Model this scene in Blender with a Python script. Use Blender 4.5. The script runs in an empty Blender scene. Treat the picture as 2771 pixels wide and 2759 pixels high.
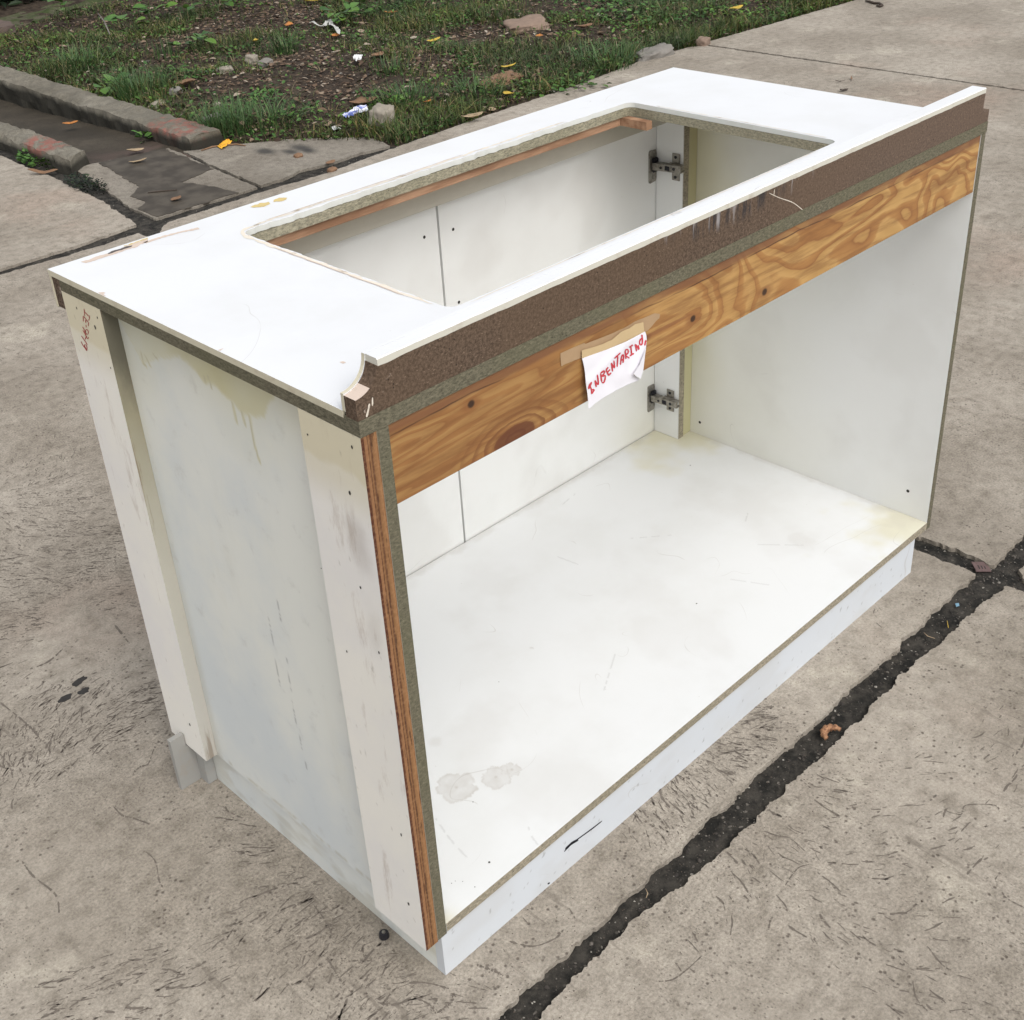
import bpy, bmesh, math, random
from mathutils import Vector, Matrix, noise
from mathutils.geometry import tessellate_polygon
random.seed(7)
SC = bpy.context.scene
COL = SC.collection
# ------------------------------------------------------------------ camera
F_, CX, CY = 3362.52, 1388.53, 1244.04          # focal length and centre of the lens, in photo pixels (2771 x 2759)
CAM = Vector((-0.6688, -0.9000, 1.4660)); YAW, PITCH, ROLL = 0.8090, -0.5287, -0.0583
fw = Vector((math.cos(PITCH)*math.cos(YAW), math.cos(PITCH)*math.sin(YAW), math.sin(PITCH)))
rt = fw.cross(Vector((0, 0, 1))).normalized(); up = rt.cross(fw)
rt, up = math.cos(ROLL)*rt + math.sin(ROLL)*up, -math.sin(ROLL)*rt + math.cos(ROLL)*up
cd = bpy.data.cameras.new('camera'); cam = bpy.data.objects.new('camera', cd); COL.objects.link(cam)
cam.matrix_world = Matrix(((rt.x, up.x, -fw.x, CAM.x), (rt.y, up.y, -fw.y, CAM.y), (rt.z, up.z, -fw.z, CAM.z), (0, 0, 0, 1)))
cd.sensor_fit = 'HORIZONTAL'; cd.sensor_width = 36; cd.lens = 36*F_/2771
cd.shift_x = (2771/2 - CX)/2771; cd.shift_y = (CY - 2759/2)/2771
cd.clip_start = 0.05; cd.clip_end = 500
SC.camera = cam
# ------------------------------------------------------------------ light
SUN_EL, SUN_AZ = math.radians(54), math.radians(-102)      # azimuth measured from +x towards +y
w = bpy.data.worlds.new('World'); SC.world = w; w.use_nodes = True
wn = w.node_tree; bgn = wn.nodes['Background']
sky = wn.nodes.new('ShaderNodeTexSky'); sky.sky_type = 'NISHITA'; sky.sun_disc = False
sky.sun_elevation = SUN_EL; sky.sun_rotation = math.pi/2 - SUN_AZ; sky.dust_density = 4; sky.air_density = 1.0; sky.ozone_density = 1
hs = wn.nodes.new('ShaderNodeHueSaturation'); hs.inputs['Saturation'].default_value = 0.18   # thin cloud: the blue is washed out
wn.links.new(sky.outputs[0], hs.inputs['Color']); wn.links.new(hs.outputs[0], bgn.inputs['Color'])
bgn.inputs['Strength'].default_value = 0.15
sl = bpy.data.lights.new('sun', 'SUN'); sl.energy = 0.60; sl.angle = math.radians(40); sl.color = (1, .965, .91)
so = bpy.data.objects.new('sun', sl); COL.objects.link(so)
sd = Vector((math.cos(SUN_EL)*math.cos(SUN_AZ), math.cos(SUN_EL)*math.sin(SUN_AZ), math.sin(SUN_EL)))
so.rotation_euler = sd.to_track_quat('Z', 'Y').to_euler(); so.location = sd*20
SC.view_settings.view_transform = 'Standard'; SC.view_settings.look = 'None'
SC.view_settings.exposure = 0.43; SC.view_settings.gamma = 1.0

# ------------------------------------------------------------------ helpers
def at(u, v, axis=2, val=0.0):
    """photo pixel -> point on the plane where coordinate `axis` equals val"""
    d = fw + rt*((u-CX)/F_) - up*((v-CY)/F_)
    return CAM + d*((val-CAM[axis])/d[axis])
def atp(u, v, p, n):
    d = fw + rt*((u-CX)/F_) - up*((v-CY)/F_)
    return CAM + d*((p-CAM).dot(n)/d.dot(n))
def nz(x, y=0, z=0): return noise.noise(Vector((x, y, z)))
def fbm(x, y=0, z=0, o=4):
    s, a = 0, 1
    for i in range(o): s += a*noise.noise(Vector((x, y, z))*(2**i)); a *= .5
    return s
def sstep(a, b, x):
    t = max(0, min(1, (x-a)/(b-a))) if a != b else float(x > a)
    return t*t*(3-2*t)
def tag(o, label=None, cat=None, group=None, kind=None):
    if label: o['label'] = label
    if cat: o['category'] = cat
    if group: o['group'] = group
    if kind: o['kind'] = kind
    return o
def link(name, me, mats, parent=None):
    o = bpy.data.objects.new(name, me); COL.objects.link(o)
    for m in (mats if isinstance(mats, (list, tuple)) else [mats]): me.materials.append(m)
    if parent:
        o.parent = parent
        o.matrix_parent_inverse = parent.matrix_world.inverted() if parent.type != 'EMPTY' else Matrix.Translation(-parent.location)
    return o
def from_py(name, V, Fc, mats, parent=None, smooth=False, midx=None):
    me = bpy.data.meshes.new(name); me.from_pydata([tuple(v) for v in V], [], Fc)
    if midx: me.polygons.foreach_set('material_index', midx)
    if smooth: me.polygons.foreach_set('use_smooth', [True]*len(Fc))
    me.update(); return link(name, me, mats, parent)
def from_bm(name, bm, mats, parent=None, smooth=False):
    bmesh.ops.recalc_face_normals(bm, faces=bm.faces)
    me = bpy.data.meshes.new(name); bm.to_mesh(me); bm.free()
    if smooth: me.polygons.foreach_set('use_smooth', [True]*len(me.polygons))
    me.update(); return link(name, me, mats, parent)
def empty(name, loc):
    o = bpy.data.objects.new(name, None); o.location = loc; o.empty_display_size = .05; COL.objects.link(o); return o
def bm_box(bm, a, b, bev=0):
    vs = [bm.verts.new((x, y, z)) for x in (a[0], b[0]) for y in (a[1], b[1]) for z in (a[2], b[2])]
    fs = [bm.faces.new([vs[i] for i in q]) for q in ((0, 1, 3, 2), (4, 6, 7, 5), (0, 4, 5, 1), (2, 3, 7, 6), (0, 2, 6, 4), (1, 5, 7, 3))]
    if bev:
        es = list({e for f in fs for e in f.edges})
        bmesh.ops.bevel(bm, geom=es, offset=bev, segments=2, affect='EDGES')
def box(name, a, b, mats, parent=None, bev=.0007):
    bm = bmesh.new(); bm_box(bm, a, b, bev); return from_bm(name, bm, mats, parent)
def bm_prism(bm, pts, axis, lo, hi):
    """polygon of 2D points (the two other axes in order) extruded along axis"""
    def P(p, t):
        c = list(p); c.insert(axis, t); return bm.verts.new(c)
    A = [P(p, lo) for p in pts]; B = [P(p, hi) for p in pts]; n = len(pts)
    tri = tessellate_polygon([[Vector((p[0], p[1], 0)) for p in pts]])
    for t in tri:
        bm.faces.new([A[i] for i in t]); bm.faces.new([B[i] for i in reversed(t)])
    sides = [bm.faces.new([A[i], A[(i+1) % n], B[(i+1) % n], B[i]]) for i in range(n)]
    return sides
def rough_poly(pts, step=.02, amp=.004, freq=30, seed=0):
    out = []; n = len(pts)
    for i in range(n):
        a, b = Vector(pts[i][:2]), Vector(pts[(i+1) % n][:2]); L = (b-a).length; k = max(1, min(900, int(L/step)))
        nrm = Vector((-(b-a).y, (b-a).x)).normalized() if L else Vector((0, 0))
        for j in range(k):
            p = a.lerp(b, j/k); d = amp*(fbm(p.x*freq, p.y*freq, seed, 4)+.35*nz(p.x*freq*9, p.y*freq*9, seed))
            out.append(tuple(p + nrm*d))
    return out
def ribbon2(pts, width, jit=0, taper=True):
    """2D polyline -> list of quads as 2D corner tuples"""
    L, R = [], []; n = len(pts)
    for i, p in enumerate(pts):
        a = Vector(pts[max(0, i-1)][:2]); b = Vector(pts[min(n-1, i+1)][:2]); t = (b-a)
        t = t.normalized() if t.length else Vector((1, 0)); m = Vector((-t.y, t.x))
        wv = width*.5*(1+random.uniform(-jit, jit))
        if taper and (i == 0 or i == n-1): wv *= .55
        p = Vector(p[:2]); L.append(p+m*wv); R.append(p-m*wv)
    return [(L[i], L[i+1], R[i+1], R[i]) for i in range(n-1)]
def smooth_line(pts, k=3):
    out = []
    n = len(pts)
    for i in range(n-1):
        p0 = Vector(pts[max(0, i-1)]); p1 = Vector(pts[i]); p2 = Vector(pts[i+1]); p3 = Vector(pts[min(n-1, i+2)])
        for j in range(k):
            t = j/k
            out.append(.5*((2*p1)+(p2-p0)*t+(2*p0-5*p1+4*p2-p3)*t*t+(3*p1-p0-3*p2+p3)*t**3))
    out.append(Vector(pts[-1])); return out

# ------------------------------------------------------------------ materials
class NT:
    def __init__(s, name, rough=.8, metallic=0, spec=.4):
        s.m = bpy.data.materials.new(name); s.m.use_nodes = True; s.t = s.m.node_tree; s.b = s.t.nodes['Principled BSDF']
        s.b.inputs['Roughness'].default_value = rough; s.b.inputs['Metallic'].default_value = metallic
        s.b.inputs['Specular IOR Level'].default_value = spec
        s.co = s.t.nodes.new('ShaderNodeTexCoord').outputs['Object']
    def n(s, typ, **k):
        nd = s.t.nodes.new(typ)
        for a, v in k.items(): setattr(nd, a, v)
        return nd
    def put(s, sock, v):
        if hasattr(v, 'is_output') or isinstance(v, bpy.types.NodeSocket): s.t.links.new(v, sock)
        else: sock.default_value = (tuple(v)+(1,) if isinstance(v, (tuple, list)) and len(v) == 3 and sock.type == 'RGBA' else v)
    def map(s, scale=(1, 1, 1), rot=(0, 0, 0), loc=(0, 0, 0), vec=None):
        nd = s.n('ShaderNodeMapping'); s.put(nd.inputs['Vector'], vec or s.co)
        nd.inputs['Scale'].default_value = scale; nd.inputs['Rotation'].default_value = rot; nd.inputs['Location'].default_value = loc
        return nd.outputs[0]
    def noise(s, scale, detail=4, rough=.55, vec=None, dist=0):
        nd = s.n('ShaderNodeTexNoise'); s.put(nd.inputs['Vector'], vec or s.co); nd.inputs['Scale'].default_value = scale
        nd.inputs['Detail'].default_value = detail; nd.inputs['Roughness'].default_value = rough; nd.inputs['Distortion'].default_value = dist
        return nd.outputs['Fac']
    def voro(s, scale, vec=None, out='Distance', rand=1):
        nd = s.n('ShaderNodeTexVoronoi'); s.put(nd.inputs['Vector'], vec or s.co); nd.inputs['Scale'].default_value = scale
        nd.inputs['Randomness'].default_value = rand; return nd.outputs[out]
    def rr(s, x, a, b, c=0., d=1.):
        nd = s.n('ShaderNodeMapRange'); nd.interpolation_type = 'SMOOTHSTEP'; s.put(nd.inputs['Value'], x)
        for k, v in zip(('From Min', 'From Max', 'To Min', 'To Max'), (a, b, c, d)): s.put(nd.inputs[k], v)
        return nd.outputs[0]
    def math(s, op, a, b=0.):
        nd = s.n('ShaderNodeMath', operation=op); s.put(nd.inputs[0], a); s.put(nd.inputs[1], b); return nd.outputs[0]
    def mix(s, f, a, b, mode='MIX'):
        nd = s.n('ShaderNodeMix', data_type='RGBA', blend_type=mode); s.put(nd.inputs['Factor'], f)
        s.put(nd.inputs['A'] if False else nd.inputs[6], a); s.put(nd.inputs[7], b); return nd.outputs[2]
    def ramp(s, x, stops):
        nd = s.n('ShaderNodeValToRGB'); s.put(nd.inputs[0], x); e = nd.color_ramp.elements
        while len(e) < len(stops): e.new(.5)
        for q, (p, c) in zip(e, stops): q.position = p; q.color = tuple(c)+(1,)
        return nd.outputs[0]
    def sep(s, vec=None):
        nd = s.n('ShaderNodeSeparateXYZ'); s.put(nd.inputs[0], vec or s.co); return nd.outputs
    def attr(s, name):
        nd = s.n('ShaderNodeAttribute'); nd.attribute_name = name
        sp = s.n('ShaderNodeSeparateColor'); s.t.links.new(nd.outputs['Color'], sp.inputs[0]); return sp.outputs
    def blob(s, c, r, soft=.5, wob=.3, wscale=20):
        """soft-edged patch round point c with radii r"""
        v = s.map(scale=tuple(1/q for q in r), loc=tuple(-p/q for p, q in zip(c, r)))
        nd = s.n('ShaderNodeVectorMath', operation='LENGTH'); s.put(nd.inputs[0], v)
        d = s.math('ADD', nd.outputs['Value'], s.math('MULTIPLY', s.math('SUBTRACT', s.noise(wscale, 4), .5), wob*2))
        return s.rr(d, 1-soft, 1, 1, 0)
    def bump(s, h, strength=.3, dist=.002):
        nd = s.n('ShaderNodeBump'); nd.inputs['Strength'].default_value = strength; nd.inputs['Distance'].default_value = dist
        s.put(nd.inputs['Height'], h); s.t.links.new(nd.outputs[0], s.b.inputs['Normal'])
    def col(s, c): s.put(s.b.inputs['Base Color'], c); return s.m
    def rough(s, v): s.put(s.b.inputs['Roughness'], v)
def flat(name, c, rough=.8, var=.12, scale=60, metallic=0):
    t = NT(name, rough, metallic)
    return t.col(t.mix(t.noise(scale, 4), tuple(q*(1-var) for q in c), tuple(min(1, q*(1+var)) for q in c)))

def m_concrete(name, tint=(1, 1, 1), dirt=0.):
    t = NT(name, .88, spec=.3)
    base = t.mix(t.rr(t.noise(1.7, 8, .6), .35, .68), (.185, .163, .136), (.262, .236, .203))
    base = t.mix(t.rr(t.noise(.9, 5, .6, t.map(loc=(5, 2, 0))), .56, .72, 0, .45), base, (.24, .178, .142))
    base = t.mix(t.rr(t.noise(7, 7, .65, t.map(loc=(2, 9, 0))), .5, .75, 0, .6), base, (.165, .143, .118))
    base = t.mix(t.rr(t.noise(4, 5, .6, t.map(loc=(7, 1, 3))), .58, .7, 0, .5), base, (.325, .297, .25))
    g = t.noise(210, 6, .8)
    base = t.mix(t.rr(t.noise(2.2, 3, .5, t.map(loc=(8, 8, 0))), .3, .7, .45, 1), base, t.mix(1., base, t.ramp(g, [(.34, (.55, .54, .52)), (.5, (1.0, 1.0, 1.0)), (.66, (1.38, 1.38, 1.37))]), 'MULTIPLY'))
    m2 = t.noise(30, 8, .72, t.map(loc=(1, 7, 2)))
    base = t.mix(1., base, t.ramp(m2, [(.32, (.70, .69, .67)), (.5, (1.0, 1.0, 1.0)), (.68, (1.2, 1.2, 1.2))]), 'MULTIPLY')
    scr = t.math('MULTIPLY', t.rr(t.noise(48, 5, .6, t.map(scale=(1, .16, 1), rot=(0, 0, .75)), .6), .60, .67), t.rr(t.noise(1.9, 3, .5, t.map(loc=(4, 5, 0))), .46, .6))
    base = t.mix(t.math('MULTIPLY', scr, .5), base, (.10, .085, .07))
    pit = t.math('MULTIPLY', t.rr(t.voro(75), .10, .24, 1, 0), t.rr(t.noise(9, 3), .44, .58))
    base = t.mix(t.math('MULTIPLY', pit, .8), base, (.07, .057, .047))
    pit2 = t.math('MULTIPLY', t.rr(t.voro(190, t.map(scale=(1, .55, 1), rot=(0, 0, .7))), .10, .26, 1, 0), t.rr(t.noise(5, 3, .5, t.map(loc=(3, 3, 3))), .42, .6))
    base = t.mix(t.math('MULTIPLY', pit2, .75), base, (.08, .067, .056))
    wh = t.rr(t.voro(60, t.map(loc=(1, 4, 2))), .03, .07, 1, 0)
    base = t.mix(t.math('MULTIPLY', wh, .5), base, (.42, .40, .36))
    if dirt: base = t.mix(t.rr(t.noise(3, 6), .35, .65, dirt*.4, dirt), base, (.07, .062, .048))
    base = t.mix(1., base, tint, 'MULTIPLY')
    t.bump(t.math('SUBTRACT', t.noise(120, 6, .7), t.math('MULTIPLY', pit, .8)), .55, .003)
    return t.col(base), t
M = {}
M['concrete'] = m_concrete('concrete', (1.38, 1.37, 1.34))[0]
def m_old():
    m, t = m_concrete('old_concrete', (1.12, 1.12, 1.10), .25)
    base = t.b.inputs['Base Color'].links[0].from_socket
    for (u, v, r) in ((718, 410, .10), (785, 411, .08), (815, 400, .11), (835, 408, .07)):      # sooty marks
        c = at(u, v); base = t.mix(t.math('MULTIPLY', t.blob((c.x, c.y, 0), (r*.55, r, 1), .9, .25, 14), .85), base, (.035, .034, .033))
    return t.col(base)
M['concrete_old'] = m_old()
def m_kerb():
    m, t = m_concrete('kerb_concrete', (.95, .97, .92), .5)
    base = t.b.inputs['Base Color'].links[0].from_socket
    rp = t.math('MULTIPLY', t.blob((2.12, 4.0, .05), (.14, .22, .2), .3, .35, 9), t.rr(t.noise(16, 6, .65), .44, .62))
    rp2 = t.math('MULTIPLY', t.blob((1.62, 4.25, .05), (.12, .14, .2), .3, .35, 9), t.rr(t.noise(18, 5), .42, .55))
    base = t.mix(t.math('MAXIMUM', rp, rp2), base, (.24, .105, .082))
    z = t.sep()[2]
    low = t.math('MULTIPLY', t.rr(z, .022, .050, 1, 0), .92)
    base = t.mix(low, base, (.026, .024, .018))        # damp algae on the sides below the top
    return t.col(base)
M['kerb'] = m_kerb()
def m_gutter():
    m, t = m_concrete('gutter_concrete', (.36, .33, .28), .85)
    base = t.b.inputs['Base Color'].links[0].from_socket
    y = t.sep()[1]
    pk = t.math('MULTIPLY', t.rr(y, 3.9, 4.3, 1, 0), t.rr(t.noise(6, 4), .4, .6))
    base = t.mix(t.math('MULTIPLY', pk, .6), base, (.13, .085, .072)); t.rough(.75)
    return t.col(base)
M['gutter'] = m_gutter()
def m_soil(name, c1, c2, sc=60):
    t = NT(name, .95, spec=.2)
    b = t.mix(t.rr(t.noise(sc, 7, .7), .35, .65), c1, c2)
    b = t.mix(t.math('MULTIPLY', t.rr(t.voro(sc*1.6), .05, .2, 1, 0), .5), b, tuple(min(1, q*2.6) for q in c2))
    t.bump(t.noise(sc*1.2, 6, .7), .9, .008); return t.col(b)
M['joint'] = m_soil('joint_dirt', (.015, .0145, .013), (.060, .054, .046), 34)
M['soil'] = m_soil('bed_soil', (.022, .016, .012), (.070, .052, .037), 22)
M['strokes'] = flat('dark_scratch', (.145, .123, .102), .95, .45, 90)
M['pitdark'] = flat('deep_pit', (.035, .032, .03), .95, .3, 90)
M['pebble'] = NT('pebble', .8).m
def m_rand(name, stops, rough=.8, spec=.3, patchy=0):
    t = NT(name, rough, spec=spec)
    g = t.n('ShaderNodeNewGeometry').outputs['Random Per Island']
    c = t.ramp(g, stops)
    if patchy:
        p = t.noise(1.6, 4, .6); c = t.mix(t.rr(p, .38, .62, 0, .75), c, t.mix(1., c, (1.35, 1.15, .75), 'MULTIPLY'))
        c = t.mix(t.rr(t.noise(2.7, 4, .6, t.map(loc=(5, 5, 0))), .46, .62, 0, .7), c, t.mix(1., c, (.55, .62, .7), 'MULTIPLY'))
    t.col(c); return t.m
M['pebble'] = m_rand('pebble', [(0, (.025, .022, .02)), (.55, (.07, .06, .052)), (.85, (.16, .145, .125)), (1, (.36, .34, .30))])
M['grass'] = m_rand('grass_blade', [(0, (.022, .040, .012)), (.35, (.040, .072, .018)), (.65, (.068, .105, .028)), (.84, (.11, .13, .045)), (.92, (.14, .115, .06)), (1, (.24, .20, .12))], .55, .3, 1)
M['grassdark'] = m_rand('tall_grass_blade', [(0, (.030, .070, .022)), (.5, (.055, .11, .035)), (.9, (.09, .15, .05)), (1, (.2, .2, .11))], .5)
M['weed'] = m_rand('weed_leaf', [(0, (.026, .068, .016)), (.5, (.05, .125, .026)), (1, (.095, .19, .04))], .5, .3, 1)
M['litter'] = m_rand('dead_litter', [(0, (.035, .022, .014)), (.35, (.085, .053, .034)), (.65, (.15, .098, .064)), (.88, (.22, .16, .11)), (1, (.36, .31, .25))])
M['shrub'] = m_rand('shrub_leaf', [(0, (.004, .008, .004)), (.8, (.010, .020, .008)), (.96, (.03, .055, .018)), (1, (.06, .11, .035))], .5)
M['leaf_yellow'] = flat('yellow_leaf', (.50, .35, .055), .6, .35, 60)
M['leaf_orange'] = flat('orange_leaf', (.42, .165, .04), .6, .4, 60)
M['leaf_brown'] = flat('brown_leaf', (.20, .115, .065), .75, .4, 60)
M['leaf_tan'] = flat('tan_leaf', (.36, .27, .17), .75, .3, 60)
M['stone_pale'] = flat('pale_stone', (.27, .24, .195), .9, .25, 30)
M['stone_brown'] = flat('brown_stone', (.23, .165, .125), .9, .3, 30)
M['stone_grey'] = flat('grey_stone', (.20, .185, .165), .9, .3, 30)
M['twig'] = flat('twig_bark', (.06, .045, .035), .9, .3, 80)
# cabinet
def m_white(name, c=(.80, .81, .83), rough=.32, grime=.10, seed=0):
    t = NT(name, rough, spec=.45)
    b = t.mix(t.rr(t.noise(5, 6, .6, t.map(loc=(seed, 0, 0))), .42, .7, 0, grime), c, (.50, .49, .44))
    sp = t.math('MULTIPLY', t.rr(t.voro(42, t.map(loc=(seed, 1, 2))), .018, .035, 1, 0), t.rr(t.noise(6, 2), .5, .56))
    b = t.mix(t.math('MULTIPLY', sp, .6), b, (.22, .18, .13))
    fl = t.math('MULTIPLY', t.rr(t.voro(150, t.map(loc=(seed, 3, 2))), .03, .07, 1, 0), t.rr(t.noise(11, 2), .52, .62))
    b = t.mix(t.math('MULTIPLY', fl, .35), b, (.3, .26, .2))
    A = t.attr('mask')
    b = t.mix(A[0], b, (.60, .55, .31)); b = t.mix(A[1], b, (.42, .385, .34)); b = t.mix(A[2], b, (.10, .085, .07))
    sc_ = t.math('MULTIPLY', t.rr(t.math('ABSOLUTE', t.math('SUBTRACT', t.noise(3.1, 2, .4, t.map(loc=(seed, 5, 1)), 1.2), .5)), .0, .0022, 1, 0), t.rr(t.noise(7, 3, .5, t.map(loc=(seed, 2, 8))), .55, .62))
    b = t.mix(t.math('MULTIPLY', sc_, .35), b, (.36, .33, .29))
    t.bump(t.noise(9, 3), .08, .002)
    return t.col(b)
M['top_white'] = m_white('white_countertop', (.735, .748, .765), .38, .16)
M['mel'] = m_white('white_melamine', (.79, .795, .775), .42, .12, 3)
M['floorw'] = m_white('white_floor_board', (.735, .745, .745), .40, .14, 5)
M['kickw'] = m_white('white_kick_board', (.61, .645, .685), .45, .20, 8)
def m_side():
    t = NT('stained_white_side', .5, spec=.4)
    b = t.mix(t.rr(t.noise(3.2, 5, .6), .38, .68), (.77, .78, .73), (.65, .69, .70))
    b = t.mix(t.rr(t.noise(26, 6, .65), .56, .75, 0, .30), b, (.45, .44, .41))
    b = t.mix(t.rr(t.noise(9, 6, .7, t.map(scale=(1, 1, .3))), .55, .8, 0, .18), b, (.56, .53, .42))
    A = t.attr('mask')
    b = t.mix(A[0], b, (.60, .56, .33)); b = t.mix(A[1], b, (.42, .39, .30)); b = t.mix(A[2], b, (.16, .15, .16))
    t.bump(t.noise(60, 4), .06, .001); return t.col(b)
M['side'] = m_side()
def m_batten():
    t = NT('scuffed_white_batten', .65, spec=.3)
    z = t.sep()[2]
    b = t.mix(t.rr(t.noise(5, 5), .35, .65), (.86, .835, .77), (.80, .78, .755))
    b = t.mix(t.rr(z, .74, .80, 0, .55), b, (.66, .60, .42))            # water-yellowed upper end
    st = t.rr(t.noise(26, 7, .72, t.map(scale=(1, 1, .22))), .56, .70)
    b = t.mix(t.math('MULTIPLY', st, .5), b, (.44, .36, .30))
    st2 = t.rr(t.noise(90, 6, .7, t.map(scale=(1, 1, .10))), .66, .74)
    b = t.mix(t.math('MULTIPLY', st2, .5), b, (.30, .24, .19))
    b = t.mix(t.math('MULTIPLY', t.blob((-.02, .028, .72), (.05, .030, .055), .9, .5, 30), .38), b, (.40, .35, .31))
    b = t.mix(t.math('MULTIPLY', t.blob((-.02, .02, .60), (.05, .022, .05), .9, .5, 30), .22), b, (.42, .38, .35))
    A = t.attr('mask')
    b = t.mix(A[0], b, (.62, .55, .36)); b = t.mix(A[1], b, (.34, .31, .24)); b = t.mix(A[2], b, (.17, .12, .08))
    t.bump(t.math('ADD', t.noise(70, 5, .7, t.map(scale=(1, 1, .12))), st), .12, .001); return t.col(b)
M['batten'] = m_batten()
def m_grimy():
    t = NT('grimy_batten_edge', .8, spec=.2); z = t.sep()[2]; n = t.noise(18, 6, .65, t.map(scale=(1, 1, .35)))
    zz = t.math('ADD', z, t.math('MULTIPLY', t.math('SUBTRACT', n, .5), .16))
    b = t.ramp(zz, [(.15, (.52, .50, .45)), (.42, (.50, .48, .41)), (.56, (.44, .42, .34)), (.70, (.33, .305, .215)), (.78, (.15, .14, .105))])
    b = t.mix(t.rr(t.noise(60, 6, .7, t.map(scale=(1, 1, .06))), .58, .68, 0, .6), b, (.20, .14, .09)); return t.col(b)
def m_plyedge():
    t = NT('plywood_edge', .85, spec=.2)
    v = t.map(scale=(1, 1, .045)); x = t.sep()[0]
    wob = t.math('MULTIPLY', t.math('SUBTRACT', t.noise(60, 5, .6, v), .5), .004)
    u = t.math('DIVIDE', t.math('ADD', t.math('ADD', x, .0213), wob), .0213)
    b = t.ramp(u, [(0, (.075, .025, .016)), (.15, (.085, .03, .018)), (.19, (.25, .125, .06)), (.34, (.27, .135, .062)), (.39, (.08, .032, .02)), (.46, (.24, .12, .052)), (.58, (.09, .038, .022)), (.66, (.22, .11, .048)), (.88, (.29, .15, .068)), (1, (.16, .075, .035))])
    dk = t.rr(t.noise(190, 5, .7, t.map(scale=(1, 1, .10), loc=(0, 0, 3))), .54, .64)
    b = t.mix(t.math('MULTIPLY', dk, .8), b, (.045, .02, .014))
    b = t.mix(t.rr(t.noise(200, 4), .4, .7, 0, .3), b, (.42, .24, .12))
    t.bump(dk, -.5, .002); return t.col(b)
M['plyedge'] = m_plyedge()
def m_particle(name, c, green=.4, sc=1.):
    t = NT(name, .9, spec=.2)
    b = t.mix(t.rr(t.noise(300*sc, 6, .85, t.map(scale=(.5, .5, 1.2))), .36, .64), tuple(q*.58 for q in c), tuple(q*1.4 for q in c))
    b = t.mix(t.rr(t.noise(6, 3), .4, .7, 0, green), b, (.125, .122, .070))
    fl = t.rr(t.voro(230*sc, t.map(scale=(.45, 1, .8), rot=(.2, .6, .3))), .08, .22, 1, 0)
    b = t.mix(t.math('MULTIPLY', fl, .45), b, tuple(min(1, q*1.9) for q in c))
    dk = t.math('MULTIPLY', t.rr(t.voro(150*sc, t.map(scale=(.6, .8, 1.3), loc=(3, 1, 4))), .07, .17, 1, 0), t.rr(t.noise(20, 3), .42, .55))
    b = t.mix(t.math('MULTIPLY', dk, .75), b, tuple(q*.18 for q in c))
    t.bump(t.noise(220*sc, 5, .7), .5, .0015); return t.col(b)
M['particle'] = m_particle('particle_board_edge', (.138, .126, .088))
M['particle_light'] = m_particle('light_particle_board', (.30, .265, .20), .2, .8)
M['particle_hole'] = m_particle('pale_particle_edge', (.30, .275, .20), .3)
M['rail_beige'] = flat('beige_rail', (.50, .475, .40), .8, .09, 35)
def m_brown():
    t = NT('brown_fibre_board', .9, spec=.2)
    b = t.mix(t.rr(t.noise(280, 6, .85), .36, .64), (.033, .023, .017), (.172, .122, .088))
    b = t.mix(t.rr(t.noise(2.6, 3, .5, t.map(loc=(0, 0, 0))), .4, .62, 0, .5), b, (.125, .082, .052))
    b = t.mix(t.rr(t.sep()[0], .45, 1.15, 0, .45), b, (.165, .118, .092))
    fl = t.rr(t.voro(170, t.map(scale=(.5, 1, 1.2), rot=(0, .7, 0))), .06, .17, 1, 0)
    b = t.mix(t.math('MULTIPLY', fl, .6), b, (.27, .195, .14))
    dk = t.math('MULTIPLY', t.rr(t.voro(105, t.map(loc=(3, 1, 4))), .06, .15, 1, 0), t.rr(t.noise(13, 3), .42, .5))
    b = t.mix(t.math('MULTIPLY', dk, .8), b, (.02, .014, .012))
    # grey-white runs and black smudges half way along
    xs = t.math('MULTIPLY', t.blob((.60, 0, .925), (.16, .3, .028), .6, .25, 40), t.rr(t.noise(75, 4, .6, t.map(scale=(1, 1, .14))), .48, .6))
    b = t.mix(t.math('MULTIPLY', xs, .75), b, (.03, .03, .034))
    ws = t.math('MULTIPLY', t.blob((.62, 0, .930), (.2, .3, .03), .6, .25, 40), t.rr(t.noise(60, 4, .6, t.map(scale=(1, 1, .13), loc=(4, 0, 0))), .55, .66))
    b = t.mix(t.math('MULTIPLY', ws, .8), b, (.36, .34, .34))
    lo = t.math('MULTIPLY', t.rr(t.noise(55, 5, .7, t.map(loc=(9, 0, 0))), .6, .7), t.rr(t.sep()[0], .06, .02))
    b = t.mix(lo, b, (.42, .35, .29))
    t.bump(t.noise(150, 5, .7), .6, .0015); return t.col(b)
M['brown'] = m_brown()
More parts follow.
